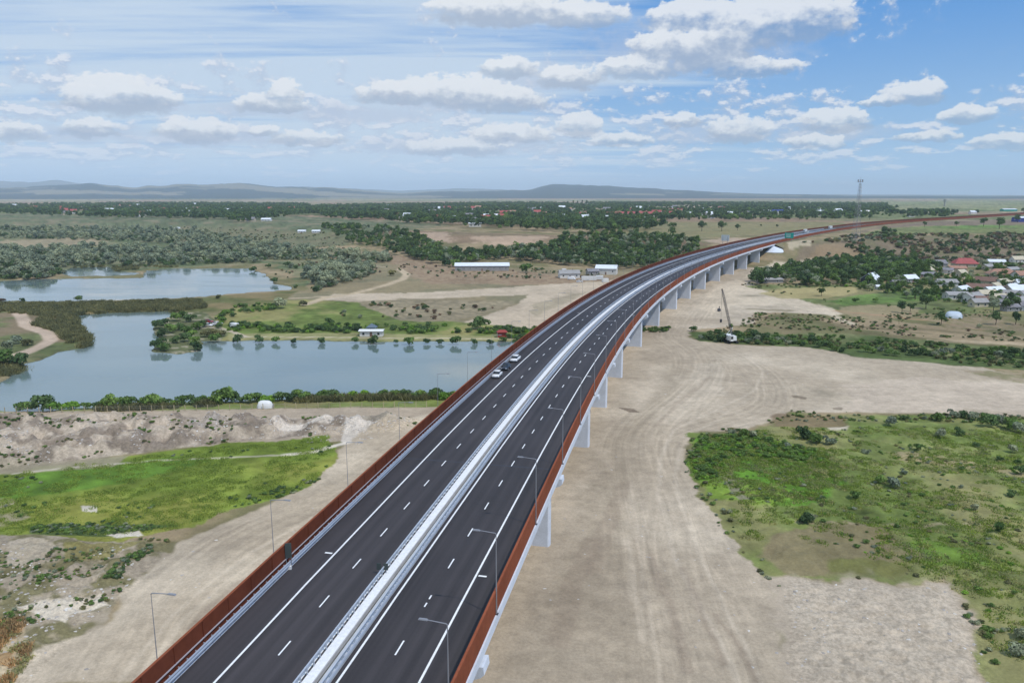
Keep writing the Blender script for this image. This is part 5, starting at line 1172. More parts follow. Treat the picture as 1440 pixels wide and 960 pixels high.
# --- single trees and bushes -------------------------------------------------------------
# trimmed round willows along the far bank of the near pond
row = [(303, 479, 1.35), (334, 479, 1.25), (364, 479, 1.2), (388, 479.5, .95), (413, 480, .8), (452, 480, .95), (500, 480, .95), (525, 481, 1.35), (557, 480, .6), (575, 482, 1.2), (600, 481, .85), (618, 481, .8), (641, 482, 1.25), (667, 481, .85), (690, 482, .85)]
for i, (px, py, s) in enumerate(row):
    plant(px, py+1.0, 'bush_dark' if i % 3 else 'bush_green', s*.92, f'round willow bush at the far bank waterline, {nth(i+1)} from left', 'willow_bush', 'bush', 'round willows along the far bank of the pond')
# the tree-covered spit in the near pond
spit = [(222, 462, 1.3, 'bush_dark'), (232, 458, 1.2, 'bush_dark'), (246, 452, 1.5, 'bush_green'), (255, 448, 1.2, 'bush_green'), (268, 453, 1.4, 'bush_dark'), (240, 468, 1.3, 'bush_green'), (228, 473, 1.2, 'bush_dark'), (252, 465, 1.2, 'bush_dark'), (264, 470, 1.3, 'bush_green'), (276, 464, 1.2, 'bush_green'), (284, 461, 1.2, 'bush_dark'),
        (220, 491, 1.2, 'bush_dark'), (226, 484, 1.0, 'bush_dark'), (233, 493, 1.1, 'bush_green'), (247, 482, 1.1, 'bush_dark'), (262, 480, 1.2, 'bush_dark'), (273, 484, 1.1, 'bush_green'), (277, 492, 1.2, 'bush_dark'), (270, 475, 1.1, 'bush_green'), (290, 474, 1.3, 'bush_olive'), (299, 472, 1.2, 'bush_olive'), (310, 473, 1.1, 'bush_olive')]
SPOTS = ['at its upper left tip', 'just right of the upper left tip', 'at its top', 'highest of all at its top', 'at its top right', 'left of its centre', 'on its left waterline', 'at its centre', 'right of its centre, lower', 'right of its centre, upper', 'nearest the red car',
         'at its lower left corner', 'on the left waterline by the inlet', 'second along its lower edge', 'in the middle by the pale stones', 'right of the pale stones', 'on its lower right side', 'at its lower right corner', 'where it joins the bank', 'first right of the joint with the bank', 'second right of the joint with the bank', 'third right of the joint with the bank']
for i, (px, py, s, k) in enumerate(spit): plant(px, py, k, s, f'{"olive" if "olive" in k else "dark green" if "dark" in k else "green"} bush on the pond spit, {SPOTS[i]}', 'bush', 'bush', 'bushes on the spit in the pond')
# bushes along the near bank
xb = 30; i = 0; rb = random.Random(4); bank = []
while xb < 700:
    yb = np.interp(xb, [30, 200, 300, 400, 560, 640, 700], [577, 570.5, 566, 563, 558, 560, 556]); bank.append((xb, yb+rb.uniform(-.5, 2.0))); xb += rb.uniform(8, 17)
big = {0: .9, 3: 1.6, 4: 1.3, 11: 1.4, 12: 1.1, 16: 1.2, 24: 1.5, 25: 1.2}
for i, (px, py) in enumerate(bank):
    s = big.get(i, rb.uniform(.6, 1.05)); plant(px, py, rb.choice(['bush_green', 'bush_dark', 'bush_green', 'bush_bright'] if i > 2 else ['bush_green']), s, ('green bush' if s < 1.25 else 'taller round bush')+f' behind the bank fence, {nth(i+1)} from left',
          'bush', 'bush', 'bushes along the near bank of the pond')
# left shore trees
for i, (px, py, s, k, lab) in enumerate([(5, 515, 2.0, 'bush_green', 'large round bush leaning over the pond at the left edge of the photo'), (28, 514, 1.6, 'bush_dark', 'dark bush beside the large one at the left pond shore'),
        (-20, 520, 2.0, 'bush_green', 'bush at the left shore cut by the edge of the photo'), (12, 492, 1.3, 'bush_grey', 'silver-grey bush between pond shore and the curving dirt path'), (24, 484, 1.2, 'bush_grey', 'silver-grey bush inside the bend of the dirt path'), (40, 486, 1.1, 'bush_olive', 'olive bush at the bend of the dirt path by the left shore'),
        (111, 424, 1.1, 'bush_dark', 'dark bush on the dyke between the two ponds, by its brightest reeds'), (32, 424, .8, 'bush_dark', 'small dark bush at the left end of the dyke between the ponds'), (2, 424, 1.0, 'bush_brown', 'brown bush at the left edge on the dyke between the ponds'),
        (307, 420, .9, 'bush_olive', 'yellow-green bush where the dyke meets the dirt road'), (396, 434, 2.0, 'bush_grey', 'large grey-green bush on the meadow right of the ponds'), (426, 430, 1.2, 'bush_olive', 'dull olive bush right of the large grey-green one'), (386, 398, 1.3, 'bush_dark', 'dark bush on the right point of the upper pond'), (356, 381, 1.5, 'bush_dark', 'dark bush at the far right corner of the upper pond'),
        (378, 377, 1.2, 'bush_dark', 'small dark tree behind the upper pond, on the slope right of its far corner'), (416, 405, .8, 'bush_dark', 'small bush on the tip of the upper pond'), (551, 388, 1.6, 'bush_olive', 'olive bush inside the bend of the pale dirt road'), (464, 457, 1.2, 'bush_dark', 'dark bush behind the trimmed willows, left of the white cabin'), (626, 374, 2.6, 'bush_dark', 'large dark bush left of the long shed'), (641, 375, 2.2, 'bush_green', 'green bush touching the left end of the long shed'), (740, 383, 2.3, 'bush_green', 'dark green tree standing alone right of the long shed'), (676, 462, 1.8, 'bush_dark', 'tall dark bush behind the bank left of the red canopy'), (668, 463, 1.3, 'bush_dark', 'dark bush left of the tall one near the red canopy')]):
    plant(px, py, k, s, lab, 'bush', 'bush')
# bushes of the right-hand green, each where the photo shows one
rs = sorted([(1317, 592, .9), (1340, 587, 1.0), (1355, 588, .8), (1368, 591, .9), (1383, 590, .7), (1391, 603, 1.3), (1405, 601, 1.2), (1420, 607, 1.2), (1433, 612, 1.1), (1348, 615, .8), (1300, 590, .5), (1250, 602, 1.0), (1272, 591, .6), (1130, 619, 1.2), (1145, 626, 1.0), (1165, 628, .9), (1108, 632, .6), (1320, 618, .9), (1372, 632, .5), (1405, 648, .6),
      (1258, 690, 1.3), (1270, 668, .7), (1202, 702, .8), (1240, 683, 1.0), (1133, 738, 1.1), (1142, 733, .8), (1370, 720, .7), (1405, 752, .9), (1422, 700, .8), (1430, 655, .7), (1436, 670, 1.0), (1350, 690, .5), (1320, 668, .4), (1290, 636, .6), (1218, 640, .6), (1030, 612, .7), (1045, 616, .8), (1060, 618, .7), (1425, 640, .8), (1435, 900, .9), (1428, 925, 1.0)], key=lambda q_: q_[1])
for i, (px, py, s) in enumerate(rs):
    k = ['bush_grey', 'bush_dark', 'bush_green', 'bush_grey'][i % 4]
    plant(px, py, k, s*.62 if py > 640 else s*.85, {'bush_grey': 'grey-green', 'bush_dark': 'dark green', 'bush_green': 'green'}[k]+' bush on the rough grass at right, '+f'{nth(i+1)} down from the sand', 'bush', 'bush', 'bushes scattered on the rough grass at right')
# hedge plants of the green strip at right
for i in range(44):
    px = 975+i*11.0; py = np.interp(px, [970, 1060, 1200, 1440], [474, 483, 494, 508])+rb.uniform(-9, 3)
    plant(px, py, rb.choice(['bush_green', 'bush_dark', 'bush_dark', 'bush_grey']), rb.uniform(.55, 1.0), f'green bush in the overgrown strip beyond the sand, {nth(i+1)} from left', 'bush', 'bush', 'bushes in the overgrown strip')
for (px, py, s, lab) in [(1015, 481, 1.3, 'dark bush touching the left side of the white crane'), (1062, 475, 1.2, 'round dark bush in the strip right of the crane'), (1076, 478, 1.1, 'dark bush at the bright gap in the overgrown strip')]: plant(px, py, 'bush_dark', s, lab, 'bush', 'bush')
# village trees on the right
vt = [(1302, 434, 1.0, 'tree_dark', 'dark tree standing alone on tan ground in front of the village'), (1268, 440, .75, 'tree_dark', 'dark ragged tree left of the lone dark tree, on the tan field'), (1280, 438, .55, 'tree_dark', 'small dark tree just right of the ragged one on the tan field'), (1323, 457, .8, 'tree_dark', 'dark tree touching the left side of the polytunnel'),
      (1330, 452, .6, 'bush_dark', 'low dark bush at the foot of the polytunnel'), (1400, 456, .8, 'tree_dark', 'tree right of the polytunnel below the front village row'), (1428, 456, .75, 'tree_dark', 'tree near the right edge below the front village row'), (1376, 461, .7, 'bush_grey', 'grey bush on the tan slope right of the polytunnel'), (1361, 465, .5, 'bush_brown', 'small reddish bush below the polytunnel'),
      (1155, 416, .7, 'tree_green', 'small pale green tree at the corner of the yellow field'), (1193, 411, .45, 'bush_green', 'little bush on the edge of the yellow field'), (1203, 426, .9, 'bush_green', 'green bush left of the tiny white hut'), (1232, 425, .9, 'bush_green', 'green bush in front of the tiny white hut'), (1250, 431, .5, 'bush_green', 'small bush on the tan garden edge'),
      (1422, 424, 1.1, 'bush_olive', 'big olive bush between the white village houses'), (1350, 424, .8, 'tree_grey', 'grey-green tree left of the front village row')]
for px, py, s, k, lab in vt: plant(px, py, k, s*1.0, lab, 'tree' if 'tree' in k else 'bush', 'tree' if 'tree' in k else 'bush')
rb2 = random.Random(9); vpoly = [(1180, 402), (1260, 385), (1300, 378), (1440, 372), (1450, 440), (1390, 438), (1340, 420), (1300, 425), (1240, 414)]
vp = np.array(vpoly, float); cnt = 0
avoid = [(1356, 372), (1408, 386), (1224, 395), (1278, 394), (1366, 421), (1396, 414), (1432, 411), (1384, 424), (1345, 381), (1293, 386), (1409, 421), (1433, 427), (1321, 373)]
HN = [((1356, 372), 'the bright red roof'), ((1408, 386), 'the faded orange roof'), ((1224, 395), 'the dark gabled house'), ((1278, 394), 'the small white roof'), ((1366, 421), 'the pale grey roof'), ((1396, 414), 'the white house'), ((1432, 411), 'the wide white roof'),
      ((1384, 424), 'the brownish roof'), ((1321, 373), 'the small grey house'), ((1293, 386), 'the long barn'), ((1433, 427), 'the lowest grey roof'), ((1430, 369), 'the cream roof on the slope'), ((1236, 405), 'the tiny white hut')]
seen_v = {}
def village_label(px, py, k):
    (hx, hy), nm = min(HN, key=lambda h_: math.hypot(h_[0][0]-px, (h_[0][1]-py)*2)); dx, dy = px-hx, (py-hy)*2
    w_ = {'tree_dark': 'dark green tree', 'tree_green': 'green tree', 'tree_grey': 'grey-green tree', 'bush_green': 'green bush', 'bush_bright': 'bright green bush'}[k]
    d_ = ('left of' if dx < 0 else 'right of') if abs(dx) > abs(dy) else ('behind' if dy < 0 else 'in front of'); far = 'close ' if math.hypot(dx, dy) < 18 else 'some way '
    l_ = f'{w_} {far}{d_} {nm} in the village'; seen_v[l_] = seen_v.get(l_, 0)+1
    return l_ if seen_v[l_] == 1 else f'{w_} {far}{d_} {nm} in the village, {nth(seen_v[l_])}'
while cnt < 95:
    px, py = rb2.uniform(1185, 1450), rb2.uniform(372, 438)
    if not inpoly(np.array([px]), np.array([py]), vp)[0]: continue
    if any(abs(px-a_) < 9 and -3 < py-b_ < 7 for a_, b_ in avoid): continue
    k = rb2.choice(['tree_dark', 'tree_green', 'tree_grey', 'tree_grey', 'bush_green', 'bush_bright'])
    plant(px, py, k, rb2.uniform(.5, .95)*(1.2 if 'bush' in k else 1), village_label(px, py, k), 'tree' if 'tree' in k else 'bush', 'tree' if 'tree' in k else 'bush', 'trees of the village at right'); cnt += 1
# single trees on the far plateau
for px, py, s, lab in [(987, 325, 1.7, 'tall dark tree alone on the pale field behind the viaduct bend'), (1015, 325, 1.7, 'broad dark tree right of the tall one on the pale field'), (1037, 324, 1.1, 'smaller dark tree at the right of the group on the pale field'), (946, 333, 1.4, 'round dark green tree at the edge of the gully, left of the field trees'), (1093, 320, .6, 'tiny dark tree on the field behind the direction sign'), (1070, 319, .5, 'tiny dark tree left on the field behind the viaduct'),
                       (1383, 318, 1.6, 'round dark tree on the green plateau beyond the slope'), (1405, 322, 1.9, 'wide dark tree right of the round one on the green plateau'), (1431, 313, 1.7, 'dark tree in front of the blue-walled hall'), (1246, 333, 1.5, 'large dark tree at the top of the slope right of the mast'), (1300, 319, 1.0, 'small dark tree on the green plateau'), (1374, 302, 1.6, 'dark tree touching the single white house on the far plain'), (1439, 300, 1.8, 'tree at the right edge of the photo near the horizon'),
                       (1345, 318, 1.0, 'brownish tree by the motorway on the green plateau'), (1223, 309, 1.3, 'reddish dark tree by the motorway right of the mast')]:
    plant(px, py, 'tree_dark', s, lab, 'tree', 'tree')
for i, (px, s) in enumerate([(789, .9), (798, 1.1), (806, 1.3), (812, 1.2), (819, 1.4), (825, 1.35), (831, 1.1)]):
    plant(px, 290.5, 'poplar', s*1.25, f'tall poplar on the far skyline, {LR[i]} of seven', 'poplar_tree', 'tree', 'tall poplars on the far skyline')

# --- masses
mass('far_woodland', 'dark green woods and village trees stretching across the plain below the horizon', 'woodland',
     tuple(np.concatenate(a_) for a_ in zip(scatter_xy(Gpoly([(420, 292), (700, 286.5), (1000, 286.5), (1245, 288), (1262, 302), (1200, 311), (960, 312), (850, 318), (760, 321), (650, 313), (440, 303)]), 21, 80, .40, 1, nsc=160),
                                            scatter_xy(Gpoly([(-60, 290), (200, 287), (430, 288), (430, 303), (300, 311), (150, 308), (-60, 300)]), 22, 80, .40, 2, nsc=120),
                                            scatter_xy(Gpoly([(150, 296), (430, 293), (440, 304), (340, 315), (300, 308), (140, 305)]), 15, 60, .40, 3, nsc=120),
                                            scatter_xy(Gpoly([(430, 299), (600, 303), (860, 313), (960, 322), (850, 329), (760, 327), (640, 319), (480, 311)]), 12, 40, .44, 4, nsc=70),
                                            scatter_xy(Gpoly([(1240, 296), (1330, 300), (1345, 307), (1250, 308)]), 17, 60, .46, 5, nsc=90),
                                            scatter_xy(Gpoly([(1320, 277.5), (1500, 277.3), (1500, 278.6), (1320, 279)]), 110, 100, .42, 6, nsc=500))), ['tree_dark', 'tree_dark', 'tree_green'], .9, 1.9, 1)
mass('gully_wood', 'belt of dark green trees at the foot of the bluff behind the yard and the long shed', 'woodland',
     tuple(np.concatenate(a_) for a_ in zip(scatter_xy(Gpoly([(600, 356), (680, 357), (740, 350), (810, 341), (900, 336), (960, 338), (985, 352), (960, 378), (860, 379), (720, 366), (600, 372), (560, 352)]), 5.4, 14, .26, 11, nsc=30),
                                            scatter_xy(Gpoly([(455, 319), (520, 322), (590, 333), (620, 348), (612, 363), (560, 359), (500, 345), (470, 332)]), 7.6, 20, .34, 12, nsc=30),
                                            scatter_xy(Gpoly([(780, 338), (850, 332), (900, 330), (800, 345)]), 9, 20, .42, 13, nsc=30))), ['tree_dark', 'tree_green', 'tree_grey'], .6, 1.2, 2)
mass('right_wood', 'dense dark green grove below the abutment at the end of the viaduct', 'woodland',
     scatter_xy(Gpoly([(1052, 400), (1070, 386), (1110, 379), (1160, 369), (1250, 368), (1330, 376), (1300, 388), (1270, 398), (1210, 402), (1130, 403), (1095, 396), (1060, 404)]), 5.0, 10, .30, 14, nsc=22), ['tree_dark', 'tree_green', 'tree_grey', 'bush_green', 'tree_green'], .5, 1.1, 3)
mass('valley_willows', 'grey-green willow thicket covering the flats behind the upper pond', 'thicket',
     tuple(np.concatenate(a_) for a_ in zip(scatter_xy(Gpoly([(-60, 356), (100, 350), (200, 352), (320, 348), (480, 356), (560, 366), (520, 382), (450, 402), (390, 372), (340, 370), (200, 376), (150, 373), (90, 376), (-60, 390)]), 6.4, 16, .40, 21, nsc=40),
                                            scatter_xy(Gpoly([(-60, 322), (120, 320), (280, 322), (340, 338), (440, 350), (340, 354), (200, 340), (-60, 334)]), 9.5, 30, .34, 22, nsc=45),
                                            scatter_xy(Gpoly([(-60, 390), (-60, 380), (60, 385), (90, 378), (84, 389), (40, 394)]), 5, 8, .4, 24, nsc=20),
                                            scatter_xy(Gpoly([(445, 392), (480, 374), (522, 376), (525, 386), (480, 400), (440, 412)]), 4.6, 8, .36, 23, nsc=20))), ['bush_grey', 'bush_grey', 'tree_grey', 'bush_dark'], .8, 1.6, 4)
mass('valley_scrub', 'scattered low dark scrub on the flats between the upper pond and the bluff', 'scrub',
     tuple(np.concatenate(a_) for a_ in zip(scatter_xy(Gpoly([(240, 318), (440, 322), (500, 345), (560, 362), (540, 385), (420, 372), (300, 345)]), 9.5, 20, .46, 25, nsc=30),
                                            scatter_xy(Gpoly([(380, 378), (470, 366), (540, 380), (500, 400), (400, 400)]), 11, 20, .5, 26, nsc=25),
                                            scatter_xy(Gpoly([(560, 372), (900, 384), (880, 392), (640, 392), (560, 386)]), 8, 10, .52, 27, nsc=15),
                                            scatter_xy(Gpoly([(440, 428), (720, 424), (640, 452), (480, 448)]), 6.5, 8, .55, 28, nsc=14))), ['bush_olive', 'bush_dark', 'bush_brown', 'bush_grey'], .3, .85, 5)
mass('bank_thicket', 'bright green reeds and bushes in a belt behind the far bank of the near pond', 'thicket',
     tuple(np.concatenate(a_) for a_ in zip(scatter_xy(Gpoly([(300, 460), (330, 456), (480, 463), (640, 462), (780, 464), (780, 470), (640, 469), (480, 469), (330, 467)]), 2.2, 4, .36, 31, nsc=14),
                                            scatter_xy(Gpoly([(300, 450), (330, 432), (400, 428), (390, 436), (330, 444), (320, 456), (460, 458), (640, 458), (640, 464), (330, 462)]), 3.4, 4, .46, 32, nsc=12),
                                            scatter_xy(Gpoly([(720, 472), (790, 470), (790, 484), (700, 482)]), 2.6, 4, .3, 33))), ['bush_green', 'bush_dark', 'bush_bright'], .4, .8, 6)
mass('dyke_reeds', 'brown-green reeds on the dyke and the shores of the ponds', 'reeds',
     tuple(np.concatenate(a_) for a_ in zip(scatter_xy(Gpoly([(-60, 428), (110, 426), (280, 422), (290, 434), (243, 439), (110, 442), (106, 447), (-60, 436)]), 1.9, 3, .30, 34, nsc=12),
                                            scatter_xy(Gpoly([(60, 440), (106, 444), (112, 458), (130, 478), (124, 490), (88, 496), (96, 480), (78, 466), (50, 458)]), 1.6, 3, .32, 35, nsc=10),
                                            scatter_xy(Gpoly([(-60, 514), (50, 512), (44, 520), (-60, 546)]), 1.8, 2, .3, 36),
                                            scatter_xy(Gpoly([(200, 388), (240, 379), (350, 378), (372, 386), (386, 400), (374, 390), (340, 376), (240, 375), (160, 374), (90, 376)]), 4, 6, .42, 37),
                                            scatter_xy(Gpoly([(20, 580), (200, 573), (300, 567), (560, 559), (640, 561), (700, 557), (700, 560), (560, 562), (300, 570), (200, 576)]), .9, 1.0, .3, 38))), ['reed'], .7, 1.3, 7)
mass('village_greenery', 'low green hedges and gardens between the houses of the village at right', 'hedges',
     tuple(np.concatenate(a_) for a_ in zip(scatter_xy(Gpoly([(1190, 402), (1260, 388), (1330, 380), (1500, 372), (1500, 405), (1400, 412), (1330, 414), (1240, 412)]), 5.2, 8, .46, 71, nsc=18),
                                            scatter_xy(Gpoly([(1260, 412), (1380, 408), (1500, 425), (1500, 445), (1380, 432), (1320, 424)]), 5.0, 6, .50, 72, nsc=14))), ['bush_green', 'bush_bright', 'bush_dark', 'tree_green'], .4, .8, 21)
mass('slope_scrub', 'dull brown and grey scrub covering the slope right of the viaduct end', 'scrub',
     tuple(np.concatenate(a_) for a_ in zip(scatter_xy(Gpoly([(1128, 372), (1220, 350), (1240, 332), (1330, 329), (1500, 330), (1500, 366), (1300, 372), (1200, 376)]), 6.2, 14, .42, 41, nsc=40),
                                            scatter_xy(Gpoly([(1120, 345), (1180, 335), (1260, 326), (1260, 332), (1200, 345)]), 9, 14, .42, 42))), ['bush_brown', 'bush_olive', 'bush_dark', 'bush_grey', 'bush_brown'], .6, 1.5, 8)
mass('field_scrub', 'thin olive and brown scrub on the fields between the green strip and the village', 'scrub',
     tuple(np.concatenate(a_) for a_ in zip(scatter_xy(Gpoly([(1060, 440), (1180, 444), (1300, 440), (1500, 446), (1500, 486), (1300, 474), (1100, 466), (1010, 464)]), 3.4, 6, .50, 73, nsc=14),
                                            scatter_xy(Gpoly([(1060, 404), (1180, 424), (1300, 424), (1500, 440), (1300, 440), (1180, 436), (1100, 418)]), 5.5, 6, .52, 74, nsc=16),
                                            scatter_xy(Gpoly([(1040, 400), (1060, 398), (1300, 402), (1300, 407), (1200, 404), (1060, 406)]), 3.5, 4, .4, 75, nsc=10))), ['bush_olive', 'bush_dark', 'bush_brown', 'bush_green'], .15, .5, 23, .8)
mass('slope_trees', 'darker trees between the dull scrub on the right slope', 'thicket',
     scatter_xy(Gpoly([(1200, 340), (1260, 330), (1500, 345), (1500, 372), (1380, 362), (1290, 368), (1200, 362)]), 12, 14, .54, 43, nsc=50), ['tree_dark', 'tree_green', 'bush_dark'], .5, .95, 9)
mass('strip_brush', 'thick low green brush filling the overgrown strip at right', 'brush',
     tuple(np.concatenate(a_) for a_ in zip(scatter_xy(Gpoly([(968, 469), (1010, 467), (1100, 472), (1200, 474), (1500, 499), (1500, 522), (1330, 510), (1200, 500), (1130, 487), (1060, 485), (985, 479)]), 2.6, 4, .42, 44, nsc=16),)), ['bush_green', 'bush_dark', 'bush_olive'], .30, .62, 10)
mass('pier_weeds', 'dark green weeds around the foot of the sixth and seventh piers', 'weeds', scatter_xy(Gpoly([(905, 462), (945, 460), (940, 467), (900, 467)]), 1.5, 2, None, 45), ['bush_green', 'bush_dark'], .25, .45, 11)
GRASS_R = Gpoly([(966, 655), (985, 617), (1045, 610), (1100, 604), (1440, 604), (1540, 640), (1560, 960), (1420, 980), (1392, 905), (1368, 850), (1335, 818), (1250, 806), (1200, 780), (1078, 760), (1045, 760), (1010, 718), (985, 688)])
mass('rough_grass', 'rough green grass with weeds covering the ground at right', 'grass',
     tuple(np.concatenate(a_) for a_ in zip(scatter_xy(GRASS_R, .95, 2, .44, 46, nsc=5), scatter_xy(Gpoly([(968, 655), (988, 617), (1040, 613), (1165, 640), (1185, 680), (1140, 705), (1010, 700)]), .7, 2, .3, 47, nsc=8))), ['tuft_green', 'tuft_green', 'tuft_dry'], .6, 1.25, 12)
mass('sand_edge_weeds', 'ragged weeds creeping from the rough grass onto the sand at right', 'weeds', scatter_xy(Gpoly([(958, 655), (975, 612), (1040, 601), (1090, 590), (1112, 577), (1440, 584), (1440, 598), (1110, 592), (1050, 610), (992, 620), (978, 650), (1000, 690), (1052, 768), (1090, 806), (1260, 815), (1350, 835), (1398, 900), (1408, 960), (1395, 980), (1380, 900), (1330, 832), (1250, 826), (1080, 825), (1035, 772), (985, 700)]), 1.3, 2, .46, 76, nsc=6), ['bush_olive', 'bush_green', 'bush_grey', 'tuft_dry', 'tuft_green'], .10, .34, 24, .8)
mass('grass_weeds', 'low leafy weeds in clumps on the rough grass at right', 'weeds', scatter_xy(GRASS_R, 3.0, 2, .48, 48, nsc=11), ['bush_green', 'bush_grey', 'bush_bright', 'bush_olive'], .10, .30, 13, .7)
mass('reed_meadow', 'bright lush green reeds in the hollow beside the haul road', 'reeds', scatter_xy(Gpoly([(970, 650), (988, 617), (1040, 613), (1100, 625), (1165, 640), (1150, 655), (1100, 648), (1030, 645), (1010, 668), (1000, 690), (984, 680)]), 1.2, 2, .38, 49, nsc=9), ['bush_bright', 'bush_green'], .22, .42, 14, .8)
MEAD = Gpoly([(-80, 700), (0, 672), (60, 658), (180, 643), (300, 629), (380, 623), (455, 617), (478, 635), (466, 652), (440, 678), (395, 698), (330, 712), (282, 733), (248, 746), (150, 750), (-80, 750)])
mass('meadow_grass', 'lush yellow-green grass of the meadow left of the viaduct', 'grass', scatter_xy(MEAD, 1.0, 2, .42, 51, nsc=5), ['tuft_green'], .6, 1.2, 15)
mass('meadow_weeds', 'dark low weeds along the edges of the left meadow', 'weeds',
     tuple(np.concatenate(a_) for a_ in zip(scatter_xy(Gpoly([(42, 740), (100, 736), (210, 738), (245, 742), (150, 752), (45, 750)]), .8, 1, .3, 52), scatter_xy(MEAD, 3.4, 2, .54, 53, nsc=12), scatter_xy(Gpoly([(150, 818), (165, 795), (212, 768), (215, 776), (180, 800), (168, 820)]), .55, .5, .3, 54),
                                            scatter_xy(Gpoly([(330, 700), (420, 682), (440, 672), (450, 676), (400, 700), (330, 714)]), 1.2, 1, .4, 55))), ['bush_green', 'bush_dark', 'bush_grey'], .14, .28, 16, .7)
mass('rubble_weeds', 'sparse olive weeds growing through the rubble at lower left', 'weeds', scatter_xy(Gpoly([(-80, 752), (200, 755), (240, 762), (190, 815), (120, 870), (40, 930), (-120, 960)]), 1.05, 2, .50, 56, nsc=6), ['bush_olive', 'bush_green', 'bush_grey'], .08, .24, 17, .8)
mass('dry_grass', 'orange-brown dry grass in the lower left corner', 'grass', scatter_xy(Gpoly([(-120, 880), (25, 875), (42, 915), (15, 965), (-150, 1000)]), .55, 1, .34, 57, nsc=4), ['tuft_rust', 'tuft_dry'], .7, 1.3, 18)
mass('spoil_weeds', 'patchy green weeds growing on and below the spoil heaps', 'weeds', scatter_xy(SPOIL, 1.6, 2, .56, 66, nsc=7), ['bush_green', 'bush_olive'], .12, .3, 22, .8)
mass('rubble_stones', 'pale stones and broken lumps strewn on the rubble and spoil heaps', 'stones',
     tuple(np.concatenate(a_) for a_ in zip(scatter_xy(RUB, .8, 2, .50, 61, nsc=5), scatter_xy(SPOIL, .95, 2, .48, 62, nsc=6), scatter_xy(Gpoly([(380, 599), (470, 594), (560, 600), (500, 628), (380, 610)]), .8, 1, .4, 63, nsc=4), scatter_xy(ROCKY, 1.1, 2, .50, 64, nsc=5), scatter_xy(Gpoly(DIRT), 5.5, 2, .5, 65, nsc=20))), ['rock'], .15, .75, 19)

# --- far villages: small houses one could still count
rb3 = random.Random(21); far_polys = [([(-20, 291), (430, 289), (430, 300), (300, 308), (-20, 300)], 46, 'far village at left'), ([(430, 293), (960, 289), (960, 308), (800, 318), (620, 312), (440, 302)], 60, 'far village in the middle'), ([(940, 290), (1240, 291), (1230, 303), (960, 308)], 24, 'far village behind the viaduct bend')]
hp = {}
def far_house_meshes():
    out = []
    for wl, rf_ in (('wall_white', 'roof_tan'), ('wall_white', 'roof_white'), ('wall_cream', 'roof_grey'), ('wall_white', 'roof_red'), ('wall_white', 'roof_white')):
        mb = MB(); w, d, h, rh = 13, 9, 4.0, 3.4
        mb.add([(-w/2, -d/2, -2), (w/2, -d/2, -2), (w/2, d/2, -2), (-w/2, d/2, -2), (-w/2, -d/2, h), (w/2, -d/2, h), (w/2, d/2, h), (-w/2, d/2, h), (-w/2, 0, h+rh), (w/2, 0, h+rh)], [(0, 1, 5, 4), (1, 2, 6, 5), (2, 3, 7, 6), (3, 0, 4, 7), (4, 7, 8), (5, 9, 6)], 0)
        mb.add([(-w/2-.5, -d/2-.6, h-.3), (w/2+.5, -d/2-.6, h-.3), (w/2+.5, 0, h+rh+.1), (-w/2-.5, 0, h+rh+.1), (-w/2-.5, d/2+.6, h-.3), (w/2+.5, d/2+.6, h-.3)], [(0, 1, 2, 3), (3, 2, 5, 4)], 1)
        for xw in (-4, 0, 4): mb.box((xw, -d/2-.05, 1.8), (1.3, .1, 1.4), 0, 2)
        me = bpy.data.meshes.new('house'); me.from_pydata(mb.v, [], mb.f); [me.materials.append(M[m_]) for m_ in (wl, rf_, 'glass')]; me.polygons.foreach_set('material_index', mb.mi); me.update(); out.append((me, rf_))
    return out
fhm = far_house_meshes(); RN = {'roof_tan': 'tan roof', 'roof_white': 'light roof', 'roof_grey': 'grey roof', 'roof_red': 'red roof'}
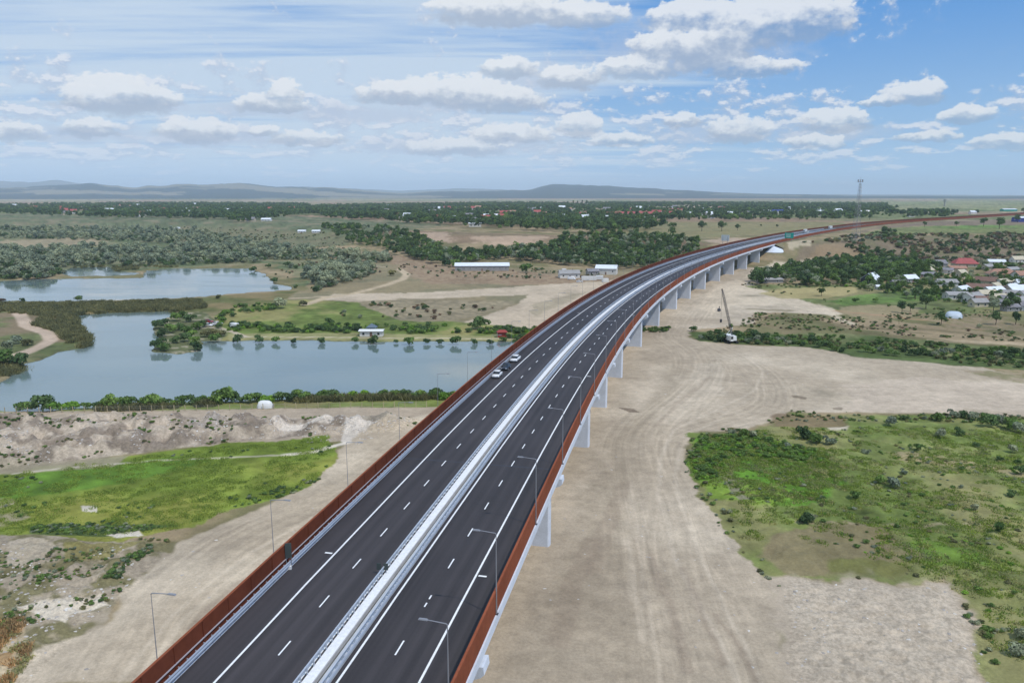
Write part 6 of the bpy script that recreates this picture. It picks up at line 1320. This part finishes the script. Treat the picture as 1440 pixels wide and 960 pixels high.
for P_, n_, nm_ in far_polys:
    pa = np.array(P_, float); c_ = 0
    while c_ < n_:
        px, py = rb3.uniform(pa[:, 0].min(), pa[:, 0].max()), rb3.uniform(pa[:, 1].min(), pa[:, 1].max())
        if not inpoly(np.array([px]), np.array([py]), pa)[0]: continue
        me_, rf_ = rb3.choice(fhm); x, y, z = GZ(px, py); o = bpy.data.objects.new('house', me_); put(o); o.location = (x, y, z+1.2); o.rotation_euler = (0, 0, rb3.uniform(-.7, .7)); s = rb3.uniform(.8, 1.5); o.scale = (s, s, s*1.1)
        tag(o, f'tiny house with {RN[rf_]} among the trees of the {nm_}', 'house', nm_+', '+RN[rf_]); c_ += 1
for i, (px, py) in enumerate([(862, 306), (880, 305), (896, 305), (912, 305), (930, 304), (945, 304), (702, 306), (698, 309)]):
    me_ = fhm[3][0]; x, y, z = GZ(px, py); o = bpy.data.objects.new('house', me_); put(o); o.location = (x, y, z+2); o.scale = (2.2, 1.4, 1.2); tag(o, 'long red roofed building in the row left of the viaduct bend, far off' if i < 6 else 'far red roofed house above the bluff in the middle', 'house', 'long red roofed buildings' if i < 6 else 'red roofed houses above the bluff')
for i, (px, py, s) in enumerate([(660, 316, 1.6), (640, 312, 1.5), (690, 311, 1.8), (668, 319, 1.3), (700, 314, 1.4), (350, 311, 1.6), (425, 327, .8), (445, 327, .8), (375, 311, 1.2), (250, 322, .6)]):
    me_ = fhm[[2, 1, 4, 1, 1][i % 5]][0]; x, y, z = GZ(px, py); o = bpy.data.objects.new('farm_building', me_); put(o); o.location = (x, y, z+.5); o.scale = (s, s, s*(.9 if i < 5 else .55)); tag(o, 'farm building standing near the top of the bluff above the dark wood' if i < 5 else 'low white farm building on the flats far behind the upper pond', 'farm building', 'farm buildings above the bluff' if i < 5 else 'farm buildings far behind the upper pond')

# ------------------------------------------------------------------ the air
hzm = bpy.data.materials.new('haze'); hzm.use_nodes = True; b = NB(hzm.node_tree); hzm.node_tree.nodes.remove(hzm.node_tree.nodes['Principled BSDF'])
pv = b.n('ShaderNodeVolumePrincipled', {'Color': (.74, .88, 1.0, 1), 'Density': 6.2e-5, 'Anisotropy': -.3}); hzm.node_tree.links.new(pv.outputs[0], hzm.node_tree.nodes['Material Output'].inputs['Volume'])
mb = MB(); mb.box((0, 0, 245), (88000, 88000, 500)); o = mb.build('haze', hzm); o['kind'] = 'stuff'
# put the houses' and plants' bases on the ground sheet: done above through ground_z
